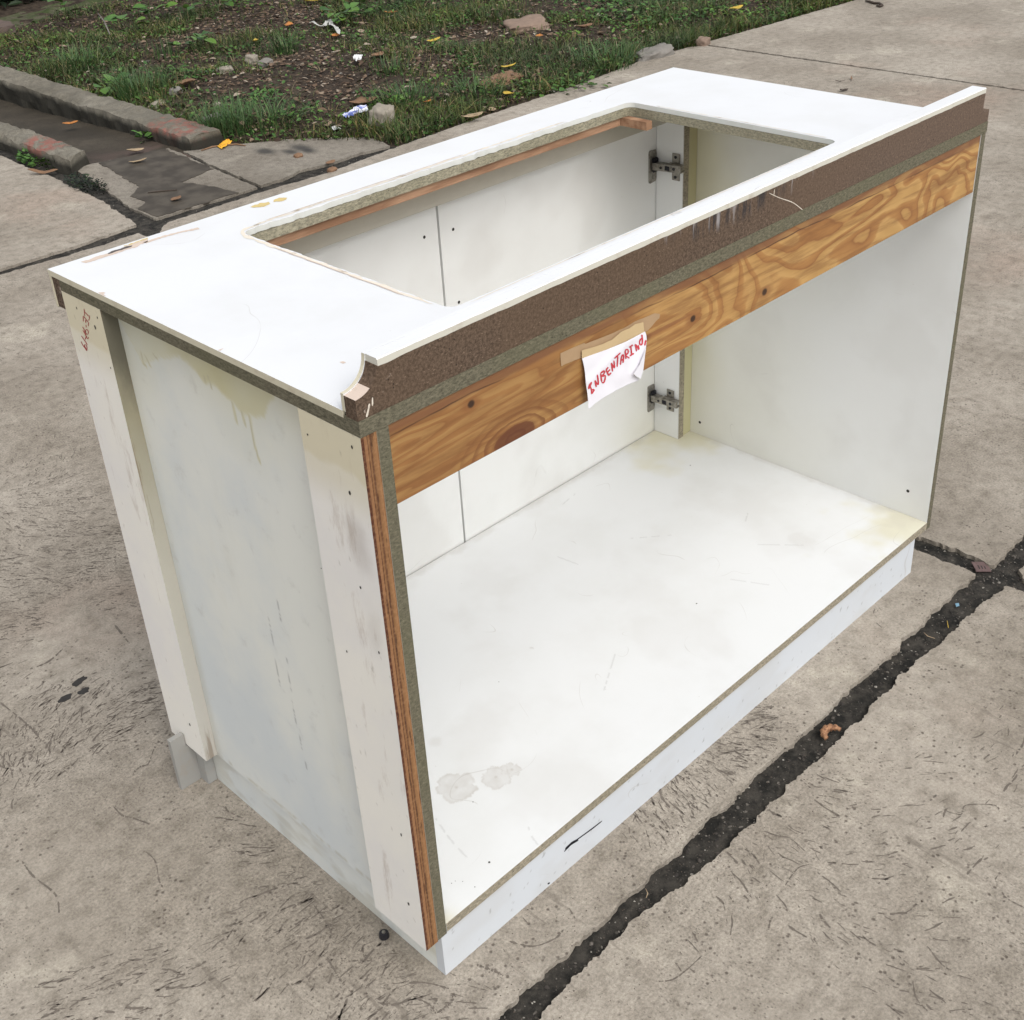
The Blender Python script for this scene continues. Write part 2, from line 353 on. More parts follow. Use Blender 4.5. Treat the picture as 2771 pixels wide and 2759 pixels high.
def m_pine():
    t = NT('varnished_plywood', .45, spec=.4)
    v = t.map(scale=(1, 1, 2.3)); near = t.rr(t.sep()[0], .42, .66, 1, 0)
    vn = t.math('ADD', t.math('MULTIPLY', t.noise(2.3, 3, .45, v, .5), t.math('SUBTRACT', 1., near)), t.math('MULTIPLY', t.noise(2.3, 4, .5, t.map(scale=(.5, 1, 4.2), rot=(0, .12, 0), loc=(3, 0, 1)), .3), near))
    wob = t.noise(14, 4, .5, v)
    g = t.math('FRACT', t.math('ADD', t.math('MULTIPLY', vn, 24.), t.math('MULTIPLY', wob, .5)))
    ring = t.ramp(g, [(0, (.43, .25, .085)), (.42, (.52, .315, .115)), (.52, (.40, .205, .068)), (.80, (.33, .155, .05)), (.88, (.26, .115, .038)), (.93, (.40, .215, .075)), (1, (.43, .25, .085))])
    x = t.sep()[0]; z = t.sep()[2]
    b = t.mix(t.rr(t.noise(1.6, 3), .4, .65, 0, .4), ring, (.42, .22, .075))
    b = t.mix(t.rr(x, .6, .1, 0, .5), b, (.22, .10, .037))                        # redder veneer towards the near end
    fine = t.noise(70, 5, .65, t.map(scale=(.09, 1, 1)))
    b = t.mix(t.rr(fine, .42, .66, 0, .65), b, (.19, .08, .028))
    top = t.rr(t.math('ADD', z, t.math('MULTIPLY', t.math('SUBTRACT', t.noise(9, 4), .5), .010)), .844, .8505)
    b = t.mix(t.math('MULTIPLY', top, t.rr(t.noise(7, 5, .6, t.map(scale=(.6, 1, 3))), .3, .55, .35, .85)), b, (.19, .085, .042))
    ln = t.rr(t.math('ABSOLUTE', t.math('SUBTRACT', t.math('ADD', z, t.math('MULTIPLY', t.math('SUBTRACT', t.noise(5, 4), .5), .018)), .8465)), .0004, .0014, 1, 0)
    b = t.mix(t.math('MULTIPLY', ln, t.rr(t.noise(6, 3, .5, t.map(loc=(2, 0, 0))), .4, .6, 0, .85)), b, (.06, .025, .015))
    for (kx, kz, kr) in ((.5276, .799, .006), (.689, .7825, .007), (.1326, .8359, .006), (.432, .806, .004)):
        d = t.blob((kx, 0, kz), (kr*3.6, .2, kr*1.8), .6, .15, 60); b = t.mix(t.math('MULTIPLY', d, .6), b, (.22, .085, .03))
        d = t.blob((kx, 0, kz), (kr*1.15, .2, kr), .5, .15, 60); b = t.mix(t.math('MULTIPLY', d, .95), b, (.035, .018, .012))
    vv_ = t.map(scale=(1/.055, 0, 1/.024), loc=(-.197/.055, 0, -.766/.024)); ln_ = t.n('ShaderNodeVectorMath', operation='LENGTH'); t.put(ln_.inputs[0], vv_)
    dd = t.math('ADD', ln_.outputs['Value'], t.math('MULTIPLY', t.math('SUBTRACT', t.noise(18, 4), .5), .5))
    rg = t.math('FRACT', t.math('MULTIPLY', dd, 3.2))
    b = t.mix(t.math('MULTIPLY', t.math('MULTIPLY', t.rr(rg, .35, .9), t.rr(dd, .8, 2.1, 1, 0)), .8), b, (.17, .065, .025))
    b = t.mix(t.rr(dd, .45, .8, .85, 0), b, (.11, .035, .018))
    d = t.blob((.46, 0, .807), (.09, .2, .004), .6, .3, 20); b = t.mix(t.math('MULTIPLY', d, .7), b, (.20, .07, .03))
    t.bump(fine, .12, .001); return t.col(b)
M['pine'] = m_pine()
def m_strip():
    t = NT('orange_wood_strip', .7, spec=.3)
    g = t.noise(55, 6, .65, t.map(scale=(.12, 1, 1)))
    b = t.mix(t.rr(g, .35, .65), (.235, .125, .07), (.41, .245, .15)); return t.col(b)
M['strip'] = m_strip()
def m_cream(name, c, spot=.3):
    t = NT(name, .6, spec=.3)
    b = t.mix(t.rr(t.noise(30, 6, .65), .5, .7, 0, spot), c, (.36, .29, .22)); return t.col(b)
M['holewhite'] = m_cream('white_sheet_edge', (.66, .67, .635), .12)
M['cream'] = m_cream('cream_edge', (.60, .56, .43), .4)
M['creamy'] = m_cream('yellowed_board', (.50, .47, .28), .1)
M['chip'] = m_cream('chipped_laminate', (.74, .68, .58), .85)
M['chiptan'] = m_cream('tan_chip', (.62, .51, .43), .5)
M['chipdark'] = flat('dark_chip', (.10, .085, .08), .8)
M['yellowstain'] = flat('yellow_stain', (.62, .48, .20), .5)
M['screw'] = flat('screw_hole', (.03, .027, .024), .7)
M['metal'] = NT('dull_zinc', .42, .85).m
def m_metal():
    t = NT('dull_zinc_metal', .42, .8)
    b = t.mix(t.rr(t.noise(90, 5, .7), .45, .65), (.36, .34, .30), (.20, .185, .16)); return t.col(b)
M['metal'] = m_metal()
M['metaldark'] = flat('dark_steel', (.035, .035, .04), .5, .3, 80, .5)
M['paper'] = flat('white_paper', (.72, .71, .75), .7, .03, 40)
M['tape'] = flat('tan_masking_tape', (.40, .27, .155), .6, .12, 40)
M['tapeback'] = flat('yellow_tape_over_paper', (.56, .42, .235), .6, .08, 30)
M['ink'] = flat('red_ink', (.50, .045, .06), .6, .15, 200)
M['inkdark'] = flat('dark_red_ink', (.36, .03, .035), .6, .15, 200)
M['black'] = flat('black_mark', (.015, .015, .02), .8)

# ------------------------------------------------------------------ ground
V = lambda *a: [tuple(p) for p in a]
bm = bmesh.new(); s = 150
fs = bmesh.ops.create_grid(bm, x_segments=2, y_segments=2, size=s); bmesh.ops.translate(bm, verts=bm.verts, vec=(0, 0, -.16))
tag(from_bm('ground', bm, M['soil']), kind='structure')
bm = bmesh.new(); bm_prism(bm, [(-9, -7), (16, -7), (16, 3.16), (2.6, 3.16), (2.3, 3.66), (2.04, 3.80), (1.56, 3.9), (1.56, 14), (-9, 14)], 2, -.15, -.010)
tag(from_bm('joint_dirt', bm, M['joint']), kind='structure')

def slab(pts, top=0.0, amp=.006, seed=0, mat='concrete', step=.004, freq=24):
    bm = bmesh.new(); P = rough_poly(pts, step, amp, freq, seed)
    n = len(P); A = [bm.verts.new((p[0], p[1], top)) for p in P]
    tri = tessellate_polygon([[Vector((p[0], p[1], 0)) for p in P]])
    for t in tri: bm.faces.new([A[i] for i in t])
    # crumbled arris: slope, then wall
    cen = Vector((sum(p[0] for p in P)/n, sum(p[1] for p in P)/n))
    B = [bm.verts.new((p[0]+.0025*nz(p[0]*90, p[1]*90, 1), p[1]+.0025*nz(p[0]*90, p[1]*90, 5), top-.004)) for p in P]
    C = [bm.verts.new((p[0], p[1], top-.08)) for p in P]
    for i in range(n):
        j = (i+1) % n
        bm.faces.new([A[i], A[j], B[j], B[i]]); bm.faces.new([B[i], B[j], C[j], C[i]])
    o = from_bm('concrete_slab', bm, M[mat]); return tag(o, kind='structure')
slab([(-9, -.092), (-3, -.092), (1.333, -.094), (1.341, 3.068), (1.2, 3.062), (.8, 3.092), (-3, 3.10), (-9, 3.10)], 0, .008, 1)                       # under the cabinet
slab([(1.382, -.104), (1.9, -.104), (9, -.11), (16, -.11), (16, 3.16), (9, 3.16), (6.2, 3.14), (4.800, 3.21), (4.797, -.06), (4.779, -.06), (4.776, 3.205), (4.4, 3.24), (3.8, 3.175), (3.2, 3.15), (2.6, 3.11), (2.40, 3.09), (2.20, 3.065), (1.9, 3.088), (1.47, 3.08), (1.40, 3.02), (1.376, 2.9)], 0, .007, 2)
slab([(-9, -7), (1.335, -7), (1.335, -3), (1.335, -.152), (1.0, -.143), (.45, -.146), (.25, -.128), (.04, -.136), (-3, -.14), (-9, -.14)], 0, .009, 3)
slab([(1.378, -3), (1.378, -7), (16, -7), (16, -.155), (9, -.155), (1.44, -.150), (1.40, -.152), (1.375, -.172)], 0, .007, 4)
slab([(-9, 3.148), (-3, 3.148), (1.2, 3.138), (1.385, 3.155), (1.448, 3.5), (1.475, 3.9), (1.50, 4.7), (1.54, 7), (1.54, 14), (-9, 14)], 0, .008, 5)
slab([(1.468, 3.156), (1.915, 3.152), (1.955, 3.55), (1.995, 3.84), (2.0, 3.93), (1.70, 4.0), (1.66, 4.01), (1.59, 3.98), (1.53, 3.62), (1.475, 3.35)], -.001, .006, 6, 'concrete_old')
slab([(1.932, 3.155), (2.05, 3.152), (2.14, 3.185), (2.28, 3.16), (2.44, 3.17), (2.585, 3.145), (2.62, 3.31), (2.54, 3.43), (2.38, 3.6), (2.24, 3.70), (2.05, 3.80), (2.012, 3.83), (1.972, 3.55)], .001, .007, 7, 'concrete_old')

# wet patch on the small slab
bm = bmesh.new()
wp = rough_poly([(1.70, 3.99), (1.985, 3.94), (1.945, 3.50), (1.76, 3.46), (1.80, 3.37), (1.83, 3.158), (1.60, 3.160), (1.478, 3.165), (1.485, 3.30), (1.55, 3.37), (1.545, 3.47), (1.63, 3.54)], .01, .012, 18, 4)
bm_prism(bm, wp, 2, -.004, .0012)
t = NT('wet_concrete', .62, spec=.25); t.col(t.mix(t.rr(t.noise(12, 6), .35, .65), (.045, .037, .028), (.085, .072, .056)))
tag(from_bm('wet_patch', bm, t.m), kind='structure')

# gutter floor between the kerbs
bm = bmesh.new(); gx = [(1.60+.066*i) for i in range(8)]; gy = [3.74+.06*i for i in range(66)]
G = [[bm.verts.new((x+.0, y, -.0065-.045*sstep(4.05, 5.6, y)-.006*sstep(3.9, 4.2, y)*math.sin((x-1.62)/.49*math.pi)+.0022*fbm(x*9, y*9, 2))) for x in gx] for y in gy]
for i in range(len(gy)-1):
    for j in range(len(gx)-1): bm.faces.new([G[i][j], G[i][j+1], G[i+1][j+1], G[i+1][j]])
tag(from_bm('gutter_floor', bm, M['gutter'], smooth=True), kind='structure')

# planting bed surface
BED = [(2.585, 3.135), (3.0, 3.16), (3.5, 3.195), (3.8, 3.19), (4.14, 3.215), (4.4, 3.25), (4.8, 3.225), (5.3, 3.205), (6.17, 3.15), (9, 3.14)]
def bed_low(x):
    if x < 2.62: # left of the slab corner: sloping edge of the little slab
        return 3.135 + max(0, (2.64-x))*1.15 + .12*sstep(2.64, 2.55, x)
    for (a, ya), (b, yb) in zip(BED, BED[1:]):
        if a <= x <= b: return ya+(yb-ya)*(x-a)/(b-a)
    return 3.15
def bed_z(x, y):
    d = min(max(0, y-bed_low(x)), max(0, x-2.2)*1.3)
    return -.012+.035*sstep(0, .35, d)+.02*fbm(x*1.3, y*1.3, 3, 3)*sstep(0, .5, d)+.007*fbm(x*9, y*9, 1, 3)+.012*sstep(5, 8, y)
bm = bmesh.new(); NX, NY = 170, 150
gx = [2.18+(9-2.18)*(i/NX)**1.25 for i in range(NX+1)]; gy = [3.1+(11-3.1)*(j/NY)**1.25 for j in range(NY+1)]
vv = {}
def bv(i, j):
    if (i, j) not in vv:
        x, y = gx[i], gy[j]; vv[i, j] = bm.verts.new((x, y, bed_z(x, y)))
    return vv[i, j]
for i in range(NX):
    for j in range(NY):
        if gy[j+1] > bed_low(gx[i])-.03 or gy[j] > bed_low(gx[i+1])-.03: bm.faces.new([bv(i, j), bv(i+1, j), bv(i+1, j+1), bv(i, j+1)])
tag(from_bm('bed_soil', bm, M['soil'], smooth=True), kind='structure')

# ---- scratch marks raked into the concrete
Vs, Fs = [], []
def stroke(x, y, ang, L, wd, bend, jit=.5):
    n = max(3, int(L/.004)); pts = []
    px, py, a = x, y, ang
    for i in range(n):
        pts.append((px, py)); a += bend*L/n+random.uniform(-.18, .18)
        px += math.cos(a)*L/n; py += math.sin(a)*L/n
    for q in ribbon2(pts, wd, jit):
        if random.random() < .13: continue
        b = len(Vs)
        for p in q: Vs.append((p.x, p.y, .0005))
        Fs.append((b, b+1, b+2, b+3))
def in_cab(x, y): return -.01 < x < 1.27 and -.005 < y < .60
cnt = 0
while cnt < 19000:
    x = random.uniform(-.9, 1.32); y = random.uniform(-.08, 2.9) if random.random() < .82 else random.uniform(-1.0, -.17)
    if in_cab(x, y): continue
    side = y < -.15
    dens = sstep(-.12, .38, fbm(x*2.6, y*2.6, 4, 3)+.12) * (1 if not side else .38)
    if y > .9: dens *= max(.10, 1-(y-.9)*.8)
    if random.random() > dens: continue
    ang = 2.35+2.2*fbm(x*1.5, y*1.5, 9, 2)+random.gauss(0, .22)
    L = random.choice((.005, .008, .012, .018, .028))*random.uniform(.6, 1.3); wd = random.choice((.0009, .0012, .0016, .0024))*random.uniform(.8, 1.2)
    if random.random() < .06 and y < .9: L = random.uniform(.02, .055); wd = random.uniform(.0018, .0034)
    stroke(x, y, ang, L, wd, random.uniform(-14, 14)*(.02/L if L > .02 else 1))
    cnt += 1
for k in range(260):          # fainter scuffs on the far slabs
    x = random.uniform(1.42, 6.5); y = random.uniform(-.9, 3.0)
    if abs(x-4.785) < .05 or -.19 < y < -.06: continue
    stroke(x, y, random.uniform(0, 3.1), random.uniform(.01, .05), random.uniform(.001, .003), random.uniform(-10, 10))
def px_stroke(pts, wpx, vs=Vs, fs=Fs):
    for q in ribbon2(smooth_line(pts, 9), wpx*.62, .75):
        if random.random() < .14: continue
        b = len(vs)
        for p in q: g = at(p.x, p.y, 2, .0006); vs.append(tuple(g))
        fs.append((b, b+1, b+2, b+3))
# the long ones one can follow
for pts, wd in (([(430, 2003), (415, 2030), (403, 2063), (395, 2070), (378, 2075), (360, 2092)], 6), ([(0, 1900), (45, 1935), (90, 1975), (112, 2005)], 7),
                ([(0, 2040), (25, 2070), (35, 2105)], 6), ([(306, 2180), (330, 2205), (360, 2213), (408, 2230)], 7), ([(2120, 2340), (2160, 2345), (2180, 2290), (2205, 2260)], 0),
                ([(1780, 2655), (1820, 2650), (1860, 2622), (1900, 2585)], 5), ([(2125, 2395), (2145, 2365), (2165, 2345), (2195, 2338)], 4),
                ([(2555, 2192), (2600, 2203), (2615, 2178), (2690, 2178), (2705, 2195)], 4), ([(2710, 2410), (2725, 2430), (2771, 2455)], 4),
                ([(1290, 2610), (1320, 2620), (1345, 2630), (1362, 2640)], 9), ([(885, 2590), (905, 2625), (920, 2650), (932, 2665)], 8),
                ([(935, 2605), (965, 2598), (1010, 2600)], 5), ([(1118, 2655), (1170, 2662), (1215, 2675)], 7), ([(1120, 2695), (1165, 2720), (1180, 2740), (1210, 2720), (1220, 2712)], 7),
                ([(850, 2450), (880, 2490), (900, 2530)], 5), ([(1375, 2545), (1440, 2560), (1500, 2540), (1525, 2515)], 7), ([(2080, 2515), (2085, 2490), (2092, 2480)], 7),
                ([(2470, 2650), (2480, 2700), (2510, 2735)], 4), ([(2510, 2560), (2550, 2610), (2575, 2625)], 4), ([(310, 1690), (330, 1715), (350, 1740)], 7), ([(80, 1810), (130, 1790), (170, 1755)], 5),
                ([(60, 2330), (90, 2370), (150, 2420), (160, 2470)], 7), ([(390, 2300), (420, 2330), (430, 2380), (440, 2400)], 6)):
    if wd: px_stroke(pts, wd)
tag(from_py('scratch_marks', Vs, Fs, M['strokes']), kind='stuff')
# three deep pits and oil smudges
def blobpoly(cx, cy, rx, ry, ang=0, n=22, amp=.25, seed=0):
    out = []
    for i in range(n):
        a = 2*math.pi*i/n; r = 1+amp*nz(math.cos(a)*1.7+seed, math.sin(a)*1.7, seed*.37)*2
        x, y = rx*r*math.cos(a), ry*r*math.sin(a); out.append((cx+x*math.cos(ang)-y*math.sin(ang), cy+x*math.sin(ang)+y*math.cos(ang)))
    return out
bm = bmesh.new()
for (u, v, rx, ry, an) in ((214, 1844, 20, 8, -.6), (227, 1870, 16, 7, -.4), (176, 1890, 20, 8, -.5), (1448, 2490, 0, 0, 0), (2263, 2485, 0, 0, 0)):
    if rx: 
        P = [at(p[0], p[1]) for p in blobpoly(u, v, rx, ry, an, seed=u)]; bm_prism(bm, [(p.x, p.y) for p in P], 2, -.002, .0009)
tag(from_bm('deep_pits', bm, M['pitdark']), kind='stuff')

# ------------------------------------------------------------------ kerbs
def kerb(name, x0, x1, y0, y1, z0, z1, slant, label, seed=0, bendx=0.):
    bm = bmesh.new(); ny = int((y1-y0)/.025); prof = []
    for i in range(6): prof.append((0, i/5))
    for i in range(1, 6): prof.append((i/5, 1))
    for i in range(1, 6): prof.append((1, 1-i/5))
    rows = []
    for j in range(ny+1):
        row = []
        for (a, b) in prof:
            t_ = j/ny; y = y0+(y1-y0)*t_+slant*a*(1-t_)
            x = x0+(x1-x0)*a+bendx*t_; z = z0+(z1-z0)*b
            k = .013; x += k*fbm(x*14, y*14, z*14+seed, 4)*(1 if a in (0, 1) else .3); z += k*fbm(x*12, y*12, seed+5, 4)*(b > .9)
            if a in (0, 1) and b == 1: z -= .007; x += .007*(1-2*a)
            if j == 0: y += .01*fbm(x*30, z*30, seed, 3)
            row.append(bm.verts.new((x, y, z)))
        rows.append(row)
    for j in range(ny):
        for i in range(len(prof)-1): bm.faces.new([rows[j][i], rows[j][i+1], rows[j+1][i+1], rows[j+1][i]])
    bm.faces.new(rows[0]); bm.faces.new(rows[-1])
    return tag(from_bm(name, bm, M['kerb']), label, 'kerb')
kerb('kerb', 2.035, 2.205, 3.815, 8.2, -.12, .058, -.0, 'low grey concrete kerb edging the grass bed, red paint worn at its near end', 1, .06)
kerb('kerb', 1.545, 1.675, 3.93, 7.2, -.10, .060, .10, 'short concrete kerb left of the wet gutter, chipped white end and red paint', 5, .04)
# low mossy wall at the back left
def roughbox(name, a, b, mat, n=10, amp=.02, seed=0, parent=None, rot=0):
    bm = bmesh.new(); bm_box(bm, a, b)
    bmesh.ops.subdivide_edges(bm, edges=bm.edges, cuts=n, use_grid_fill=True)
    for v in bm.verts:
        p = v.co.copy(); v.co += Vector((fbm(p.x*7, p.y*7, p.z*7+seed, 3), fbm(p.x*7+9, p.y*7, p.z*7+seed, 3), fbm(p.x*7, p.y*7+9, p.z*7, 3)))*amp
    if rot: bmesh.ops.rotate(bm, verts=bm.verts, cent=a, matrix=Matrix.Rotation(rot, 3, 'Z'))
    return from_bm(name, bm, mat, parent)
t = NT('mossy_concrete', .95, spec=.2)
b_ = t.mix(t.rr(t.noise(9, 7, .65), .35, .6), (.095, .085, .06), (.045, .06, .022)); t.bump(t.noise(40, 6), .5, .01); M['moss'] = t.col(b_)
tag(roughbox('garden_wall', (2.76, 7.02, -.15), (4.5, 7.42, .035), M['moss'], 14, .025, 3, rot=.27), 'low mossy concrete wall at the back left of the grass bed', 'wall')
tag(roughbox('concrete_block', (2.42, 6.92, -.1), (2.78, 7.22, .075), flat('reddish_block', (.105, .078, .066), .95, .4, 14), 8, .02, 8), 'reddish rough concrete block in front of the mossy wall, far left', 'block')

# ------------------------------------------------------------------ vegetation
def patch(u, v, ru, rv): # ellipse in world from photo size
    c = at(u, v); a = at(u+ru, v); b = at(u, v-rv); return (c.x, c.y, (a-c).length, (b-c).length, math.atan2((a-c).y, (a-c).x))
bare = [patch(*q) for q in ((900, 245, 130, 45), (640, 75, 130, 40), (770, 60, 110, 40), (500, 120, 45, 40), (820, 170, 90, 30), (1290, 100, 90, 30), (620, 245, 110, 25), (1460, 115, 70, 22), (470, 150, 40, 40), (1180, 190, 60, 25))]
def bareness(x, y):
    m = 0
    for (cx, cy, ra, rb, an) in bare:
        dx, dy = x-cx, y-cy; u = (dx*math.cos(an)+dy*math.sin(an))/ra; v = (-dx*math.sin(an)+dy*math.cos(an))/rb
        m = max(m, 1-sstep(.6, 1.25, math.hypot(u, v)+.35*fbm(x*4, y*4, 8, 3)))
    return m
def inbed(x, y): return x > 2.24 and y > bed_low(x)+.0 and not (2.40 < x < 2.80 and 6.88 < y < 7.26) and not (2.7 < x < 4.5 and 7.0+.277*(x-2.76) < y < 9.5)
def visible(x, y):
    d = Vector((x, y, 0))-CAM; zc = d.dot(fw); u = CX+F_*d.dot(rt)/zc; v = CY-F_*d.dot(up)/zc
    return -120 < u < 2900 and v > -160
def blade(vs, fs, x, y, z, h, w_, ang, lean, n=3):
    dx, dy = math.cos(ang), math.sin(ang); px, py = -dy, dx; b = len(vs)
    for i in range(n):
        t_ = i/n; o = lean*h*t_**1.7; wd = w_*(1-t_*.75)*.5; zz = z+h*(t_-.35*min(1, lean)*t_*t_)
        vs.append((x+dx*o+px*wd, y+dy*o+py*wd, zz)); vs.append((x+dx*o-px*wd, y+dy*o-py*wd, zz))
    o = lean*h; vs.append((x+dx*o, y+dy*o, z+h*(1-.35*min(1, lean))))
    for i in range(n-1): fs.append((b+2*i, b+2*i+1, b+2*i+3, b+2*i+2))
    fs.append((b+2*n-2, b+2*n-1, b+2*n))
def leafmesh(vs, fs, c, d, nrm, L, W, fold=.25):
    """small leaf: centre line from c along d"""
    s_ = nrm.cross(d).normalized(); b = len(vs)
    for t_, wv in ((0, .12), (.3, .85), (.6, 1), (.85, .55)):
        p = c+d*(L*t_)+nrm*(L*.25*t_*(1-t_)); e = nrm*(W*fold*wv*.5)
        vs.append(tuple(p-s_*(W*.5*wv)+e)); vs.append(tuple(p)); vs.append(tuple(p+s_*(W*.5*wv)+e))
    vs.append(tuple(c+d*L))
    for i in range(3):
        k = b+3*i; fs.append((k, k+1, k+4, k+3)); fs.append((k+1, k+2, k+5, k+4))
    fs.append((b+9, b+10, b+12)); fs.append((b+10, b+11, b+12))
gv, gf = [], []; n = 0
while n < 115000:
    x = random.uniform(2.22, 7.6); y = random.uniform(3.13, 9.2)
    if not inbed(x, y) or not visible(x, y): continue
    br = bareness(x, y); lush = sstep(-.5, .45, fbm(x*1.7, y*1.7, 5, 4)+.12*(x-4))
    edge = max(sstep(.35, 0, y-bed_low(x)), .9*sstep(.75, .1, x-2.24+.3*nz(x*2, y*2, 9)))
    if random.random() > (.10+.75*lush+.45*edge)*(1-.93*br): continue
    near = 1.0 if y < 5 else .75
    h = random.uniform(.012, .055)*(.7+.9*lush)*(1+.5*edge)
    blade(gv, gf, x, y, bed_z(x, y)-.004, h, random.uniform(.003, .0065), random.uniform(0, 6.28), random.uniform(.1, 1.5)); n += 1
tag(from_py('grass', gv, gf, M['grass']), kind='stuff')
# creeping broad-leaf ground cover
gv, gf = [], []; n = 0
while n < 26000:
    x = random.uniform(2.22, 7.6); y = random.uniform(3.13, 9.2)
    if not inbed(x, y) or not visible(x, y): continue
    lush = sstep(-.1, .5, fbm(x*2.1+7, y*2.1, 2, 4)+.10*(x-4.2)); edge = max(sstep(.45, 0, y-bed_low(x)), .8*sstep(.75, .1, x-2.24+.3*nz(x*2, y*2, 9)))
    if random.random() > (.06+.8*lush+.35*edge)*(1-.95*bareness(x, y)): continue
    a = random.uniform(0, 6.28); d = Vector((math.cos(a), math.sin(a), random.uniform(-.1, .6))).normalized()
    nr = Vector((random.gauss(0, .35), random.gauss(0, .35), 1)).normalized()
    leafmesh(gv, gf, Vector((x, y, bed_z(x, y)+random.uniform(0, .03))), d, nr, random.uniform(.012, .032), random.uniform(.008, .018)); n += 1
tag(from_py('ground_cover', gv, gf, M['weed']), kind='stuff')
# leaf litter
gv, gf = [], []; n = 0
while n < 24000:
    x = random.uniform(2.22, 7.6); y = random.uniform(3.12, 9.2)
    if not inbed(x, y) or not visible(x, y): continue
    br = bareness(x, y)
    if random.random() > .42+.58*br: continue
    a = random.uniform(0, 6.28); d = Vector((math.cos(a), math.sin(a), random.uniform(-.15, .25))).normalized()
    nr = Vector((random.gauss(0, .3), random.gauss(0, .3), 1)).normalized(); k = random.choice((1, 1, 1, 1.6, 2.4))
    leafmesh(gv, gf, Vector((x, y, bed_z(x, y)+random.uniform(.001, .022)*(1-.6*br))), d, nr, random.uniform(.008, .020)*k, random.uniform(.004, .011)*k, random.uniform(-.4, .5)); n += 1
tag(from_py('leaf_litter', gv, gf, M['litter']), kind='stuff')
# pebbles: bed, joints
def pebble(vs, fs, x, y, z, r):
    b = len(vs); m = Matrix.Rotation(random.uniform(0, 6), 3, 'Z'); sx, sy, sz = random.uniform(.7, 1.3), random.uniform(.5, 1), random.uniform(.35, .7)
    for p in ((1, 0, 0), (.5, .87, 0), (-.5, .8, 0), (-1, 0, 0), (-.4, -.8, 0), (.5, -.8, 0), (.45, .3, .9), (-.4, .35, .8), (0, -.45, .95), (0, 0, -.8)):
        q = m @ Vector((p[0]*sx, p[1]*sy, p[2]*sz)); q *= r*random.uniform(.85, 1.15); vs.append((x+q.x, y+q.y, z+q.z))
    for f in ((0, 1, 6), (1, 2, 7, 6), (2, 3, 7), (3, 4, 8, 7), (4, 5, 8), (5, 0, 6, 8), (6, 7, 8), (1, 0, 9), (2, 1, 9), (3, 2, 9), (4, 3, 9), (5, 4, 9), (0, 5, 9)): fs.append(tuple(b+i for i in f))
gv, gf = [], []
for k in range(2600):
    x = random.uniform(2.25, 7.5); y = random.uniform(3.14, 8.8)
    if not inbed(x, y) or not visible(x, y) or random.random() > .15+bareness(x, y): continue
    pebble(gv, gf, x, y, bed_z(x, y)+.003, random.uniform(.003, .010)*random.choice((1, 1, 1.6)))
for k in range(2600):
    r_ = random.random()
    if r_ < .62: x, y = random.uniform(-.4, 2.4), random.gauss(-.12, .016)
    elif r_ < .78: x, y = random.gauss(1.358, .014), random.uniform(-.8, .3)
    elif r_ < .92: x, y = random.uniform(.5, 2.6), random.gauss(3.11, .022)
    else: x, y = random.gauss(1.47, .02), random.uniform(3.15, 4.6)
    pebble(gv, gf, x, y, -.0092, random.uniform(.0006, .0020)*random.choice((1, 1, 1, 1, 2.2)))
tag(from_py('gravel', gv, gf, M['pebble']), kind='stuff')
# loose crumbs of dirt near the joints
gv, gf = [], []
for k in range(1500):
    x = random.uniform(-.6, 1.6); y = -.12+random.choice((-1, 1))*abs(random.gauss(.03, .05)); pebble(gv, gf, x, y, .0003, random.uniform(.0005, .0013))
for k in range(900): pebble(gv, gf, random.uniform(-.9, 6), random.uniform(-1, 3), .0005, random.uniform(.0006, .0022))
gv2 = [p for p in gv]
tag(from_py('dirt_crumbs', gv, gf, flat('dirt_crumb', (.09, .07, .055), .95, .4, 60)), kind='stuff')

def tuft(u, v, label, nb=70, h=.12, spread=.05, lean=.5, mat='grassdark', wd=.005):
    c = at(u, v); z = bed_z(c.x, c.y); e = (c.x, c.y, z); vs, fs = [], []
    for k in range(nb):
        a = random.uniform(0, 6.28); r = spread*math.sqrt(random.random())
        blade(vs, fs, r*math.cos(a), r*math.sin(a), -.005, h*random.uniform(.5, 1.1), wd*random.uniform(.7, 1.2), a+random.gauss(0, .6), lean*random.uniform(.3, 1.6), 5)
    o = from_py('grass_tuft', vs, fs, M[mat]); o.location = e
    return tag(o, label, 'grass tuft', 'tufts of longer grass in the bed')
tuft(612, 355, 'dark green grass tuft right beside the red-painted kerb end', 230, .17, .13, .45)
tuft(715, 345, 'broad grass tuft hanging over the pale slab with soot marks', 230, .13, .17, .8)
tuft(770, 150, 'upright grass tuft beside the pale ribbon on bare soil', 120, .16, .08, .6)
tuft(385, 265, 'thin grass tuft growing behind the middle of the kerb', 190, .14, .14, .4)
tuft(210, 195, 'lush grass tuft with two long arching blades behind the left kerb', 200, .16, .16, .6)
tuft(450, 165, 'small yellowish grass tuft with dry stalks behind the kerb', 60, .12, .10, .25)
tuft(1290, 265, 'green grass tuft left of the yellow leaf near the slab edge', 170, .11, .12, .8)
tuft(1090, 290, 'grass tuft behind the pale broken stone at the slab edge', 210, .12, .17, .6)
tuft(1640, 175, 'dark leaning grass tuft at the slab edge near the flat grey stone', 200, .14, .16, .7)
tuft(1845, 115, 'rounded bright grass tuft just left of the corner stone', 260, .09, .12, .9, 'grass', .004)
tuft(1065, 215, 'pale thin grass tuft in the middle of the bed', 60, .13, .10, .4)
tuft(1330, 55, 'yellow-green grass tuft left of the brown flat stone', 260, .09, .22, .7, 'grass', .004)
